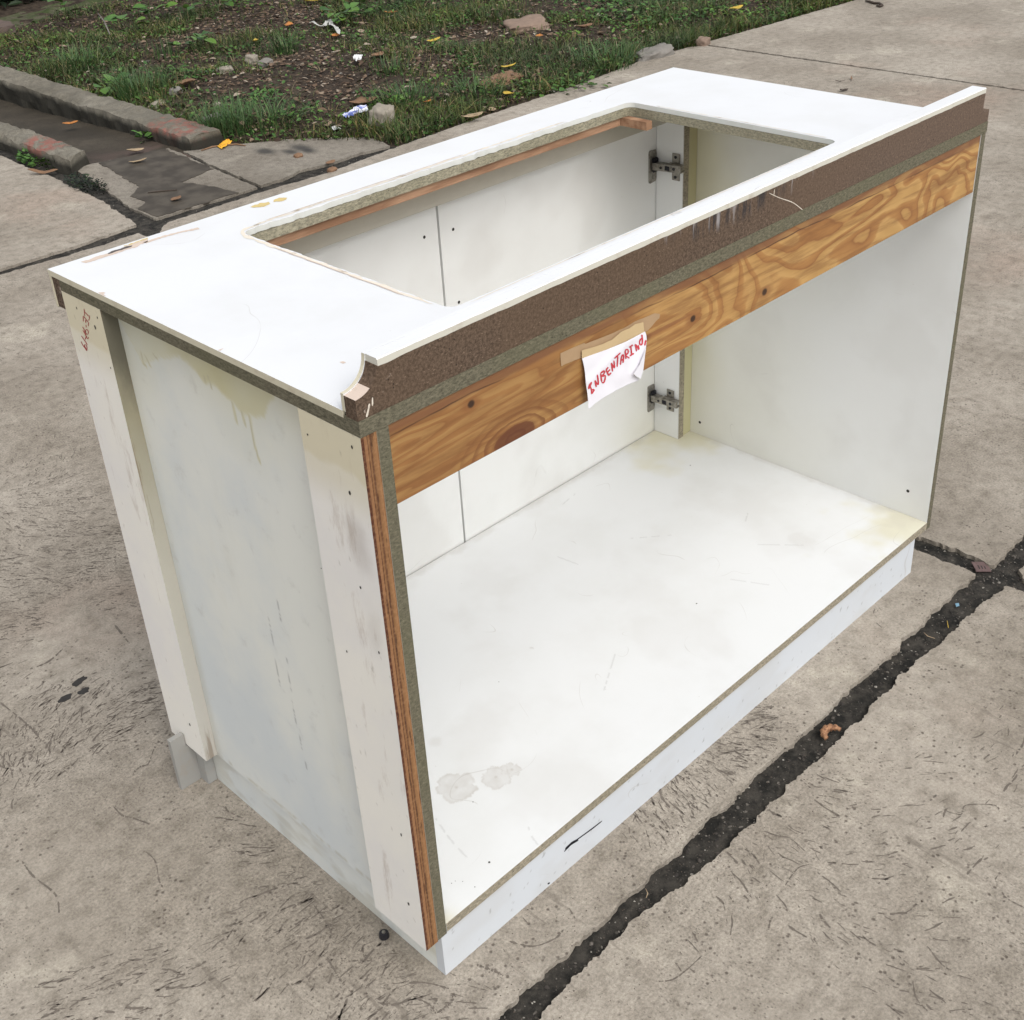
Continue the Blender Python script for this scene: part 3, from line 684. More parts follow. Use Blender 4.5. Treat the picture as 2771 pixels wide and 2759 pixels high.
def weed(u, v, label, nl=14, size=.06, h=.08, spread=.08):
    c = at(u, v); z = bed_z(c.x, c.y); vs, fs, mi = [], [], []
    for k in range(nl):
        a = random.uniform(0, 6.28); r = random.uniform(.2, 1)*spread; zz = h*random.uniform(.3, 1); p = Vector((r*math.cos(a), r*math.sin(a), zz))
        d = Vector((math.cos(a), math.sin(a), random.uniform(-.3, .3))).normalized(); nr = Vector((random.gauss(0, .3), random.gauss(0, .3), 1)).normalized()
        sz = size*random.uniform(.6, 1.15); n0 = len(fs); leafmesh(vs, fs, p, d, nr, sz, sz*.72, .2); mi += [0]*(len(fs)-n0)
        b = len(vs); s_ = Vector((-math.sin(a), math.cos(a), 0))*.0014
        for g in (-s_, s_, p+s_+d*.004, p-s_+d*.004): vs.append(tuple(g))
        fs.append((b, b+1, b+2, b+3)); mi.append(1)
    o = from_py('weed', vs, fs, [M['weed'], M['grass']], None, midx=mi); o.location = (c.x, c.y, z-.003)
    return tag(o, label, 'weed', 'broad-leaved weeds in the bed')
weed(535, 148, 'bright broad-leaved weed in front of the brown litter patch', 16, .075, .10, .12)
weed(595, 40, 'dark leafy weed cluster at the top behind the brown litter', 34, .07, .12, .24)
weed(930, 70, 'dark green weed with pointed leaves right of the pale ribbon', 26, .07, .10, .14)
weed(960, 25, 'lighter green weed above the dark pointed-leaf weed', 22, .06, .10, .16)
weed(410, 65, 'tall bright-leaved weed against the dark soil, back left', 14, .09, .20, .12)
weed(350, 100, 'pair of bright round leaves rising behind the left grass', 8, .09, .16, .08)
weed(190, 85, 'single large lime-green leaf near the mossy wall end', 4, .11, .16, .03)
weed(300, 250, 'broad low weed leaning onto the kerb top', 16, .07, .05, .12)
weed(1560, 230, 'bright small-leaved weed at the slab edge behind the brown pod', 34, .035, .05, .16)
weed(1480, 245, 'low small-leaved weed between two yellow leaves at the slab edge', 30, .035, .04, .14)
weed(1800, 55, 'mass of pale green clover-like weed at the top right of the bed', 60, .035, .06, .30)
weed(1700, 40, 'clover-like weed left of the pale green mass, top right of the bed', 50, .035, .05, .28)
def jweed(u, v, label, nl, r, size=.014, mat='weed'):
    c = at(u, v); vs, fs = [], []
    for k in range(nl):
        a = random.uniform(0, 6.28); rr_ = r*math.sqrt(random.random()); d = Vector((math.cos(a), math.sin(a), random.uniform(0, .8))).normalized()
        leafmesh(vs, fs, Vector((rr_*math.cos(a)*.4, rr_*math.sin(a), random.uniform(-.008, .03))), d, Vector((random.gauss(0, .4), random.gauss(0, .4), 1)).normalized(), size*random.uniform(.5, 1.3), size*.6)
    o = from_py('joint_weed', vs, fs, M[mat]); o.location = (c.x, c.y, 0); return tag(o, label, 'weed')
jweed(110, 435, 'small green weed growing at the foot of the left kerb', 260, .16, .022)
jweed(235, 505, 'dark moss-like weed in the joint left of the wet slab', 420, .13, .012, 'shrub')
jweed(390, 375, 'thin green weed sprig at the front face of the long kerb', 16, .03, .03)
def tube(bm, pts, r, n=6):
    rings = []
    for i, p in enumerate(pts):
        a = pts[max(0, i-1)]; b = pts[min(len(pts)-1, i+1)]; t_ = (b-a).normalized(); s_ = t_.cross(Vector((0, 0, 1)))
        s_ = s_.normalized() if s_.length > .1 else Vector((1, 0, 0)); q = t_.cross(s_); rr_ = r*(1 if i not in (0, len(pts)-1) else .6)
        rings.append([bm.verts.new(p+s_*rr_*math.cos(6.283*k/n)+q*rr_*math.sin(6.283*k/n)) for k in range(n)])
    for i in range(len(rings)-1):
        for k in range(n): bm.faces.new([rings[i][k], rings[i][(k+1) % n], rings[i+1][(k+1) % n], rings[i+1][k]])
    bm.faces.new(rings[0]); bm.faces.new(rings[-1])
# dark shrub beyond the wall
root = empty('shrub', (2.7, 8.3, 0)); vs, fs = [], []
for k in range(15000):
    x = random.uniform(1.2, 4.5); y = 7.62+.277*(x-2.76)+random.uniform(0, 1.1); z = random.uniform(-.02, .5)
    if random.random() < .4+.6*nz(x*2, y*2, z*3): continue
    a = random.uniform(0, 6.28); leafmesh(vs, fs, Vector((x, y, z)), Vector((math.cos(a), math.sin(a), random.uniform(-.5, .3))).normalized(), Vector((random.gauss(0, .5), random.gauss(0, .5), 1)).normalized(), random.uniform(.05, .11), random.uniform(.03, .05))
from_py('foliage', vs, fs, M['shrub'], root)
for k in range(7):
    x = 1.6+.4*k; y = 7.9+.277*(x-2.76)+.1*(k % 3); bm = bmesh.new(); tube(bm, [Vector((x, y, -.1)), Vector((x+.03, y, .15)), Vector((x-.02, y+.05, .35)), Vector((x+.05, y, .5))], .008); from_bm('branch', bm, M['twig'], root)
tag(root, 'dark leafy shrub behind the mossy wall, far left', 'shrub')

# ------------------------------------------------------------------ loose things on the ground
def ground_z(x, y): return bed_z(x, y) if inbed(x, y) else 0
def leaf(u, v, L, W, ang, mat, label, group='fallen leaves', curl=.5, dz=.004, name='fallen_leaf', fold=.3):
    c = at(u, v); z = ground_z(c.x, c.y)+dz
    bm = bmesh.new(); n = 9; rows = []
    for i in range(n):
        t_ = i/(n-1); wv = W*.5*math.sin(math.pi*min(1, t_*.93+.05))**.8*(1+.12*nz(t_*9, u)); x = (t_-.5)*L; zc = curl*L*((t_-.5)**2)
        rows.append([bm.verts.new((x, -wv*s_, zc+abs(s_)*wv*fold+.06*L*nz(t_*3, s_*2, u))) for s_ in (-1, -.5, 0, .5, 1)])
    for i in range(n-1):
        for j in range(4): bm.faces.new([rows[i][j], rows[i][j+1], rows[i+1][j+1], rows[i+1][j]])
    zm = min(v_.co.z for v_ in bm.verts)
    o = from_bm(name, bm, M[mat], smooth=True); o.location = (c.x, c.y, z-zm); o.rotation_euler = (random.uniform(-.12, .12), random.uniform(-.12, .12), ang)
    sm = o.modifiers.new('thickness', 'SOLIDIFY'); sm.thickness = .0006
    return tag(o, label, 'leaf', group)
G1 = 'fallen leaves in the bed'; G2 = 'dead leaves on the concrete'
leaf(694, 130, .085, .035, .9, 'leaf_yellow', 'narrow yellow leaf left of the upright grass tuft', G1, dz=.02)
leaf(848, 25, .12, .055, -.5, 'leaf_yellow', 'long yellow leaf turning brown, top middle of the bed', G1, dz=.02)
leaf(910, 112, .05, .05, 1.2, 'leaf_orange', 'orange-yellow leaf at the tail of the pale ribbon', G1, dz=.02)
leaf(1060, 52, .09, .05, -1.1, 'leaf_orange', 'bright orange crumpled leaf above the middle of the bed', G1, dz=.02)
leaf(1176, 133, .085, .035, -.2, 'leaf_yellow', 'yellow leaf lying alone in the middle of the bed', G1, dz=.02)
leaf(1457, 21, .12, .035, -.6, 'leaf_yellow', 'yellow leaf just behind the flat brown stone', G1, dz=.02)
leaf(1460, 124, .06, .04, .6, 'leaf_orange', 'small orange leaf in front of the flat brown stone', G1, dz=.02)
leaf(1378, 210, .085, .03, -.3, 'leaf_yellow', 'yellow leaf above the brown soil patch near the slab edge', G1, dz=.03)
leaf(1377, 268, .085, .045, 1.3, 'leaf_yellow', 'yellow-green leaf standing at the slab edge', G1, dz=.03)
leaf(1565, 218, .08, .025, .55, 'leaf_tan', 'tan pod-like leaf lying on the slab edge', G1, dz=.01)
leaf(1992, 55, .09, .05, -.3, 'leaf_yellow', 'yellow leaf on the clover at the top right of the bed', G1, dz=.05)
leaf(1160, 303, .05, .03, .2, 'leaf_orange', 'small orange leaf right of the pale broken stone', G1, dz=.03)
leaf(1331, 295, .05, .04, 1.0, 'leaf_tan', 'pinkish crumpled leaf at the slab edge', G1, dz=.01)
leaf(508, 250, .13, .10, .8, 'leaf_brown', 'large dark brown leaf behind the kerb near its red paint', G1, dz=.02)
leaf(987, 300, .13, .09, -.4, 'leaf_brown', 'large brown leaf behind the pale broken stone', G1, dz=.015)
leaf(1025, 178, .10, .06, .3, 'leaf_brown', 'brown forked leaf in the middle of the bed', G1, dz=.015)
leaf(1580, 95, .12, .07, -.2, 'leaf_brown', 'dry brown leaf right of the flat brown stone', G1, dz=.015)
leaf(785, 88, .10, .05, .9, 'leaf_orange', 'rust-orange leaf behind the upright grass tuft', G1, dz=.02)
leaf(1280, 330, .10, .05, -.5, 'leaf_tan', 'dull tan leaf at the slab edge left of the pinkish leaf', G1, dz=.02)
leaf(192, 338, .07, .04, -.5, 'leaf_orange', 'orange leaf lying in the dark gutter', G2)
leaf(368, 412, .075, .05, -.2, 'leaf_tan', 'yellow-brown leaf at the upper edge of the wet patch', G2)
leaf(375, 440, .075, .035, -.5, 'leaf_tan', 'curled tan leaf on the wet patch', G2)
leaf(478, 542, .05, .04, .3, 'leaf_brown', 'dark red-brown leaf on the lower wet patch', G2)
leaf(118, 470, .12, .03, -.7, 'leaf_brown', 'long brown leaf lying in front of the left kerb', G2)
leaf(2283, 246, .05, .022, -.3, 'twig', 'black curled leaf on the slab beyond the countertop', G2)
leaf(2272, 222, .045, .008, -.9, 'twig', 'thin dark leaf sliver just above the black curled leaf', G2)
leaf(2304, 216, .05, .008, .6, 'leaf_brown', 'thin brown leaf sliver right of the dark sliver', G2)
leaf(895, 443, .05, .03, .1, 'leaf_brown', 'brown leaf bits in the joint behind the countertop', G2)

def stone(u, v, s3, mat, label, seed=0, dz=0., ang=0, flat_top=True, name='stone', cat='stone'):
    c = at(u, v); bm = bmesh.new(); bmesh.ops.create_icosphere(bm, subdivisions=4, radius=1)
    for w_ in bm.verts:
        p = w_.co.copy(); m_ = max(abs(p.x), abs(p.y), abs(p.z)); p = p.lerp(p/m_*.8, .62)          # blocky
        p *= 1+.22*fbm(p.x*1.3+seed, p.y*1.3, p.z*1.3, 3)+.05*nz(p.x*7+seed, p.y*7, p.z*7)
        w_.co = Vector((p.x*s3[0], p.y*s3[1], p.z*s3[2]))
    o = from_bm(name, bm, M[mat], smooth=True); o.location = (c.x, c.y, ground_z(c.x, c.y)+s3[2]*.45+dz); o.rotation_euler = (.1, -.08, ang)
    return tag(o, label, cat, 'stones and rubble in the bed')
stone(1425, 88, (.135, .115, .035), 'stone_brown', 'flat brown stone lying in the grass, largest of the bed', 3, ang=-.7)
stone(1035, 345, (.060, .055, .055), 'stone_pale', 'pale broken stone at the slab edge beside the blue wrapper', 8, ang=.3)
stone(1770, 152, (.13, .06, .03), 'stone_grey', 'flat grey stone at the slab edge below the clover', 5, ang=-.1)
stone(1902, 120, (.045, .035, .028), 'stone_brown', 'small brown stone where the thin joint meets the bed', 6, ang=.2)
stone(684, 180, (.036, .036, .036), 'stone_pale', 'pale pointed stone in the middle of the bed', 9, ang=.5)
stone(722, 186, (.045, .036, .024), 'stone_grey', 'rounded grey stone touching the pale pointed stone', 12, ang=.2)
stone(612, 210, (.048, .034, .024), 'stone_pale', 'pale split stone left of the pointed pair', 14, ang=-.6)
stone(480, 268, (.035, .03, .02), 'stone_grey', 'small grey stone in litter behind the kerb', 15)
stone(580, 335, (.05, .04, .022), 'stone_grey', 'flat dirty stone beside the red-painted kerb end', 17)
stone(430, 290, (.05, .028, .014), 'stone_pale', 'mossy pale stone lying along the kerb top edge', 19, ang=.4)
stone(592, 300, (.018, .018, .014), 'stone_pale', 'tiny white pebble in the grass behind the kerb', 21)
stone(1012, 333, (.035, .03, .02), 'pitdark', 'black lump of asphalt under the pale broken stone', 23)
stone(1350, 232, (.14, .07, .012), 'leaf_brown', 'flat rusty brown clod among weeds at the slab edge', 25)
stone(808, 424, (.020, .018, .010), 'leaf_brown', 'small dark brown pebble on the slab with soot marks', 27)
stone(899, 462, (.022, .016, .010), 'leaf_brown', 'reddish pebble in the joint behind the countertop', 29)
# broken piece of wall concrete at the kerb's outer end
# wrappers, ribbon, bits
def scrap(name, px, axis_z, mat, label, cat, amp=.004, thick=.0006, bits=None, close=True, lift=.006):
    P = [at(u, v) for u, v in px]; c = sum(P, Vector())/len(P); gz = ground_z(c.x, c.y)+lift
    pts = [(p.x-c.x, p.y-c.y) for p in P]; bm = bmesh.new(); bm_prism(bm, rough_poly(pts, .008, .001, 50, 2), 2, 0, thick)
    bmesh.ops.subdivide_edges(bm, edges=bm.edges, cuts=1)
    for w_ in bm.verts: w_.co.z += amp*(fbm(w_.co.x*40, w_.co.y*40, len(px), 2)+.6)
    o = from_bm(name, bm, mat); o.location = (c.x, c.y, gz); return tag(o, label, cat)
wm = NT('blue_white_film', .35); q = wm.mix(wm.rr(wm.noise(28, 3), .42, .55), (.16, .20, .50), (.70, .72, .80)); wm.col(q)
scrap('wrapper', [(930, 348), (955, 330), (978, 318), (995, 319), (1000, 330), (975, 336), (950, 345), (940, 353)], 0, wm.m, 'crumpled blue and white plastic wrapper beside the pale broken stone', 'wrapper', .02, lift=.02)
ym = NT('yellow_red_film', .35); xx = ym.rr(ym.voro(60), .12, .3); q = ym.mix(xx, (.55, .10, .03), (.75, .40, .03)); ym.col(q)
scrap('wrapper', [(588, 399), (617, 379), (630, 388), (601, 407)], 0, ym.m, 'small yellow and red wrapper at the red-painted kerb end', 'wrapper', .006, lift=.004)
wh = flat('white_scrap', (.70, .70, .70), .6)
scrap('paper_scrap', [(958, 182), (968, 172), (985, 176), (980, 187), (966, 191)], 0, wh, 'crumpled white scrap in litter behind the blue wrapper', 'scrap', .02, lift=.015)
scrap('paper_scrap', [(896, 357), (915, 355), (925, 361), (905, 366)], 0, wh, 'flat white scrap just left below the blue wrapper', 'scrap', .004, lift=.01)
def ribbon_thing(name, px, width, mat, label, cat, lift=.02, wav=.02):
    P = smooth_line([tuple(at(u, v))[:2] for u, v in px], 6); c = P[0]; vs, fs = [], []
    for k, q in enumerate(ribbon2([tuple(p) for p in P], width, .3)):
        b = len(vs)
        for m_, p in enumerate(q): vs.append((p.x-c.x, p.y-c.y, wav*(nz(p.x*14, p.y*14)+.5)))
        fs.append((b, b+1, b+2, b+3))
    o = from_py(name, vs, fs, mat); o.location = (c.x, c.y, ground_z(c.x, c.y)+lift); sm = o.modifiers.new('t', 'SOLIDIFY'); sm.thickness = .0008
    return tag(o, label, cat)
ribbon_thing('ribbon', [(842, 84), (860, 92), (880, 90), (895, 78), (900, 92), (912, 98), (920, 115)], .022, flat('pale_cloth', (.46, .46, .43), .8), 'torn pale grey ribbon on bare soil, top of the bed', 'ribbon')
def stick(px, r, label, name='twig', cat='twig', mat='twig', lift=0, group=None):
    P = [at(u, v) for u, v in px]; c = P[0]; z = ground_z(c.x, c.y); bm = bmesh.new()
    tube(bm, [Vector((p.x-c.x, p.y-c.y, r+lift+.4*r*(i % 2))) for i, p in enumerate(P)], r)
    o = from_bm(name, bm, M[mat], smooth=True); o.location = (c.x, c.y, z); return tag(o, label, cat, group)
stick([(2342, 5), (2352, 8), (2364, 11), (2378, 13), (2388, 17), (2380, 21), (2371, 19)], .007, 'hooked dark twig on the far slab at the top right')
stick([(545, 409), (575, 400), (600, 396), (640, 393), (665, 396)], .004, 'brown stick lying behind the yellow wrapper', mat='leaf_brown')
stick([(272, 70), (290, 95), (305, 130)], .005, 'bare dry stick standing in the bed near the mossy wall', mat='stone_grey', lift=.05)
stick([(400, 523), (430, 520), (480, 515)], .003, 'thin brown twig crossing the wet patch')
stick([(1350+540*.7355, 2405), (1350+548*.7355, 2418), (1350+542*.7355, 2430)], .0008, 'tiny pale straw bit in the dark joint, lower right', mat='leaf_tan')
stick([(2500, 1712), (2510, 1722), (2530, 1728)], .0008, 'thin branching straw in the dark joint near the cabinet end', mat='leaf_tan')
stick([(2563, 1681), (2566, 1700)], .0012, 'short yellow straw upright in the dark joint', mat='leaf_yellow')
# curled orange shell of a dried pod
c = at(2256, 1993); bm = bmesh.new(); n_, m_ = 22, 8; rings = []
for i in range(n_):
    t_ = i/(n_-1); a = math.pi*(1.08-.95*t_)+.35; R_ = .0165; cx_, cy_ = R_*math.cos(a), R_*math.sin(a); r = .0062*math.sin(math.pi*(.12+.8*t_))**.5*(1+.22*math.cos(t_*6*6.283))
    rings.append([bm.verts.new((cx_*(1+r/R_*math.cos(6.283*k/m_)), cy_*(1+r/R_*math.cos(6.283*k/m_)), .0055+r*math.sin(6.283*k/m_))) for k in range(m_)])
for i in range(n_-1):
    for k in range(m_): bm.faces.new([rings[i][k], rings[i][(k+1) % m_], rings[i+1][(k+1) % m_], rings[i+1][k]])
bm.faces.new(rings[0]); bm.faces.new(rings[-1])
tt = NT('orange_husk', .8); tt.col(tt.mix(tt.rr(tt.noise(160, 3), .45, .6), (.36, .19, .10), (.18, .085, .045)))
o = from_bm('dried_husk', bm, tt.m, smooth=True); o.location = (c.x, c.y, 0); o.rotation_euler = (0, 0, -.85); tag(o, 'curled orange ribbed husk at the edge of the dark joint', 'husk')
# rusty slotted plate in the joint
c = at(2656, 1530); bm = bmesh.new(); bm_box(bm, (-.0155, -.0145, -.001), (.0155, .0145, .001), .0004)
o = from_bm('metal_plate', bm, flat('rusty_plate', (.13, .085, .08), .7, .4, 90, .2)); o.location = (c.x, c.y, -.003); o.rotation_euler = (.12, .1, -.72)
sl_ = bmesh.new()
for k, (a, b_) in enumerate(((-.006, -.004), (0, 0), (.006, .004))):
    for j in (0,): bm_box(sl_, (-.006+.006*k-.0009, -.007, .0011), (-.006+.006*k+.0009, .004-.002*k, .0016))
sp = from_bm('slot', sl_, M['pitdark']); sp.parent = o
tag(o, 'small rusty slotted plate lying in the dark joint, right edge', 'metal plate')
c = at(2590, 1630); bm = bmesh.new(); bm_prism(bm, [(-.006, -.002), (.001, -.005), (.007, 0), (.002, .004)], 2, 0, .001)
o = from_bm('plastic_shard', bm, flat('blue_plastic', (.18, .32, .42), .4)); o.location = (c.x, c.y, -.006); tag(o, 'small blue plastic shard in the dark joint', 'shard')
# dark cap nut on the slab beside the kick board
c = at(1040, 2534); root = empty('steel_bolt', (c.x, c.y, 0)); bm = bmesh.new(); bmesh.ops.create_cone(bm, cap_ends=True, segments=12, radius1=.0078, radius2=.0068, depth=.009)
bmesh.ops.bevel(bm, geom=bm.edges[:], offset=.0008, segments=2, affect='EDGES'); bmesh.ops.translate(bm, verts=bm.verts, vec=(c.x, c.y, .0045)); from_bm('bolt_head', bm, M['metaldark'], root)
bm = bmesh.new(); bmesh.ops.create_cone(bm, cap_ends=True, segments=12, radius1=.0026, radius2=.0026, depth=.002); bmesh.ops.translate(bm, verts=bm.verts, vec=(c.x, c.y, .0098)); from_bm('shank', bm, M['metal'], root)
tag(root, 'small black bolt on the concrete at the foot of the cabinet', 'bolt')

# ------------------------------------------------------------------ the cabinet
TB, TP, L, ZB, ZF, ZS, ZT, ZG, ZBT, D = .0213, .0157, 1.3082, .0805, .0995, .860, .8752, .8836, .9368, .6518
cab = empty('kitchen_cabinet', (0, 0, 0))
tag(cab, 'old white kitchen base cabinet with a sink cut-out, open back and brown backsplash board', 'cabinet')
def grid_box(name, a, b, axis, side, nu, nv, fn, mats, parent, hf=None):
    """box whose face on `axis` (side 0 low / 1 high) is a fine grid carrying the stain mask"""
    bm = bmesh.new(); ax = [i for i in range(3) if i != axis]
    lay = bm.loops.layers.float_color.new('mask')
    lo, hi = list(a), list(b); fixed = b[axis] if side else a[axis]; other = a[axis] if side else b[axis]
    def P(i, j, f): 
        c_ = [0, 0, 0]; c_[axis] = f; c_[ax[0]] = lo[ax[0]]+(hi[ax[0]]-lo[ax[0]])*i/nu; c_[ax[1]] = lo[ax[1]]+(hi[ax[1]]-lo[ax[1]])*j/nv; return c_
    g, mk = {}, {}
    for i in range(nu+1):
        for j in range(nv+1):
            p = P(i, j, fixed); g[i, j] = bm.verts.new(p); mk[g[i, j]] = fn(p[ax[0]], p[ax[1]])
    for i in range(nu):
        for j in range(nv):
            f = bm.faces.new([g[i, j], g[i+1, j], g[i+1, j+1], g[i, j+1]])
            for l_ in f.loops: m_ = mk[l_.vert]; l_[lay] = (m_[0], m_[1], m_[2], 1)
    q = [bm.verts.new(P(i, j, other)) for i, j in ((0, 0), (nu, 0), (nu, nv), (0, nv))]; r = [bm.verts.new(P(i, j, fixed)) for i, j in ((0, 0), (nu, 0), (nu, nv), (0, nv))]
    fs = [bm.faces.new(q)]+[bm.faces.new([q[k], q[(k+1) % 4], r[(k+1) % 4], r[k]]) for k in range(4)]
    for f in fs:
        for l_ in f.loops: l_[lay] = (0, 0, 0, 1)
    bmesh.ops.remove_doubles(bm, verts=q+r+[g[0, 0], g[nu, 0], g[nu, nv], g[0, nv]], dist=1e-6)
    bmesh.ops.recalc_face_normals(bm, faces=bm.faces)
    # second material on the faces whose index is given
    for f in fs:
        if len(mats) > 1 and abs(f.normal.y) > .9: f.material_index = 1
    me = bpy.data.meshes.new(name); bm.to_mesh(me); bm.free(); me.update(); return link(name, me, mats, parent)
def segd(p, a, b):
    ab = (b[0]-a[0], b[1]-a[1]); L2 = ab[0]**2+ab[1]**2; t_ = max(0, min(1, ((p[0]-a[0])*ab[0]+(p[1]-a[1])*ab[1])/L2)) if L2 else 0
    return math.hypot(p[0]-a[0]-ab[0]*t_, p[1]-a[1]-ab[1]*t_)
# side panel with brown water runs
lowpx = [(690, 560), (760, 690), (830, 820), (900, 795), (1040, 785), (1120, 850), (1190, 930), (1260, 965), (1350, 1045), (1400, 1105), (1480, 1135), (1535, 1130), (1560, 1060), (1600, 1010)]
lowline = sorted([(lambda q: (q.y, q.z))(at(a*.4658, 600+b*.4658, 0, 0)) for a, b in lowpx])
drips = []
for ln in ([(820, 760), (830, 820), (852, 842)], [(845, 780), (872, 835)], [(890, 770), (915, 798)], [(1185, 900), (1190, 932)], [(1210, 900), (1228, 962)], [(1350, 1045), (1375, 1165)], [(1405, 1100), (1424, 1180)], [(1450, 1125), (1462, 1200), (1480, 1300), (1510, 1398)]):
    q = [at(a*.4658, 600+b*.4658, 0, 0) for a, b in ln]; drips += [((q[i].y, q[i].z), (q[i+1].y, q[i+1].z)) for i in range(len(q)-1)]
dots = []
for (u0, v0, u1, v1) in ((722, 1636, 760, 1872), (749, 1622, 762, 1685), (775, 1780, 796, 1930), (796, 1930, 830, 2080)):
    a = at(u0, v0, 0, 0); b = at(u1, v1, 0, 0); dots.append(((a.y, a.z), (b.y, b.z)))
def side_mask(y, z):
    h = .80
    if y <= lowline[0][0]: h = lowline[0][1]+(lowline[0][0]-y)*3
    elif y >= lowline[-1][0]: h = lowline[-1][1]+(y-lowline[-1][0])*2
    else:
        for (ya, za), (yb, zb_) in zip(lowline, lowline[1:]):
            if ya <= y <= yb: h = za+(zb_-za)*(y-ya)/max(1e-6, yb-ya); break
    h += .004*fbm(y*40, z*20, 2, 3)
    r = .85*sstep(h-.003, h+.004, z)*(.8+.3*fbm(y*9, z*9, 6, 3)); rim = math.exp(-((z-h)/.0025)**2)*.6
    r = max(r, rim, .35*sstep(.72, .86, z+.05*fbm(y*6, z*6, 1, 3)))
    g = 0
    for a, b in drips:
        d = segd((y, z), a, b); r = max(r, .75*(1-sstep(.0012, .0032, d))); g = max(g, .45*(1-sstep(.0006, .0018, d)))
    b_ = 0
    for a, b in dots:
        d = segd((y, z), a, b)
        if d < .002: b_ = max(b_, (1-sstep(.0004, .0014, d))*(.5 if nz(z*160, y*20) > .0 else .1))
    bb = ZB+.012+.006*fbm(y*30, 4, 4, 3)
    g = max(g, .55*(1-sstep(.0, .006, abs(z-ZB-.006)))*sstep(-.1, .2, fbm(y*50, z*50, 3, 3)+.1))
    g = max(g, .35*sstep(.50, .52, y)*(1-sstep(.2, .8, z))*.8)
    return (min(1, r), min(1, g), min(1, b_))
sp = grid_box('side_panel', (0, 0, ZB), (TP, .642, ZS-.0004), 0, 0, 214, 260, side_mask, [M['side'], M['particle']], cab)
sp['label'] = 'white left side panel with yellow drip stains'
def batten_mask(y, z):
    r = .5*sstep(.0, .01, z-(.795+.012*math.sin(y*22)+.01*fbm(y*20, z*20, 1, 3)))
    g = .5*(1-sstep(.0, .008, .6251-y))*0
    b_ = .30*sstep(.75, .88, fbm(y*220, z*60, 12, 4))
    return (r, g, b_)
nb_ = grid_box('side_batten', (-TB, 0, .0790), (-.0003, .1056, ZS-.0004), 0, 0, 50, 260, batten_mask, [M['batten'], M['plyedge']], cab); nb_['label'] = 'near plywood batten with bare striped edge'
fb_ = grid_box('side_batten', (-TB, .5235, .0830), (-.0003, .6251, ZS-.0004), 0, 0, 50, 260, batten_mask, [M['batten'], m_grimy()], cab); fb_['label'] = 'far batten with red handwriting'
# right side panel (inner face visible)
def right_mask(y, z):
    r = .55*sstep(.46, .56, y+.03*fbm(y*8, z*5, 3, 3))*sstep(.05, .5, z)+.30*sstep(.1, .55, y+.1*fbm(y*4, z*4, 2, 3))
    g = .10*sstep(.0, .6, fbm(y*6, z*6, 5, 5)); return (min(.8, r*.75), g, 0)
box('side_panel', (L-TP+.0004, .0004, ZB), (L, .642, ZS-.0004), [M['particle']], cab)
grid_box('panel_facing', (L-TP-.0003, .0006, ZB), (L-TP+.0003, .6415, ZS-.0006), 0, 0, 100, 120, right_mask, [M['mel']], cab)
# floor board
st = [(1240, 2128, .043), (1350, 2098, .036)]
stc = [(at(1235, 2130, 2, ZF), .031), (at(1342, 2102, 2, ZF), .023), (at(1385, 2082, 2, ZF), .015)]
pinks = [(at(2385, 1370, 2, ZF), .03), (at(2440, 1412, 2, ZF), .045), (at(2170, 1458, 2, ZF), .035), (at(1180, 2005, 2, ZF), .016)]
scr = []
for q in ([(1180, 2215), (1210, 2260), (1235, 2290), (1262, 2318)], [(1430, 2238), (1440, 2265), (1455, 2285)]):
    w_ = [at(u, v, 2, ZF) for u, v in q]; scr += [((w_[i].x, w_[i].y), (w_[i+1].x, w_[i+1].y)) for i in range(len(w_)-1)]
random.seed(41)
for k in range(9):
    x_, y_ = random.uniform(.03, 1.27), random.uniform(.01, .6); a_ = random.uniform(0, 3.1); l_ = random.uniform(.015, .11)
    scr.append(((x_, y_), (x_+l_*math.cos(a_), y_+l_*math.sin(a_))))
def floor_mask(x, y):
    g = 0; r = 0
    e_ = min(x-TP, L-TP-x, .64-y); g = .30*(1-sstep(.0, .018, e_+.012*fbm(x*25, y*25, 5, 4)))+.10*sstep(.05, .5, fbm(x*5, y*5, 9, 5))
    for c_, rad in stc:
        th = math.atan2(y-c_.y, x-c_.x); rr_ = rad*(1+.05*math.cos(7*th)+.30*fbm(math.cos(th)*2.2, math.sin(th)*2.2, rad*99, 4))
        d = math.hypot(x-c_.x, y-c_.y)/rr_; g = max(g, (.32+.18*fbm(x*60, y*60, 2, 3)+.16*math.exp(-((d-.94)/.08)**2))*(1-sstep(.93, 1.04, d)))
        g = max(g, .7*math.exp(-(d*rr_/.004)**2))
    for c_, rad in pinks:
        d = math.hypot(x-c_.x, y-c_.y)/rad+.5*fbm(x*22, y*22, 7, 4); g = max(g, .22*(1-sstep(.3, 1.1, d)))
    corner = math.hypot((x-L+TP)*.8, y)/.16+.5*fbm(x*14, y*14, 3, 3); r = max(r, .55*(1-sstep(.25, 1, corner)))
    back = math.hypot(x-1.27, (y-.60)*1.2)/.2+.4*fbm(x*12, y*12, 3, 3); r = max(r, .6*(1-sstep(.2, 1, back)))
    r = max(r, .5*math.exp(-(math.hypot(x-TP, y)/.02)**2))
    b_ = 0
    for a, b in scr:
        d = segd((x, y), a, b)
        if d < .003: b_ = max(b_, .20*(1-sstep(.0005, .002, d))*(nz(x*90, y*90) > -.15))
    return (r, min(1, max(0, g)), b_)
fl = grid_box('floor_board', (TP+.0003, -.0004, .0834), (L-TP-.0006, .6400, ZF), 2, 1, 640, 320, floor_mask, [M['floorw'], M['particle_light']], cab); fl['label'] = 'white floor board with two round stains'
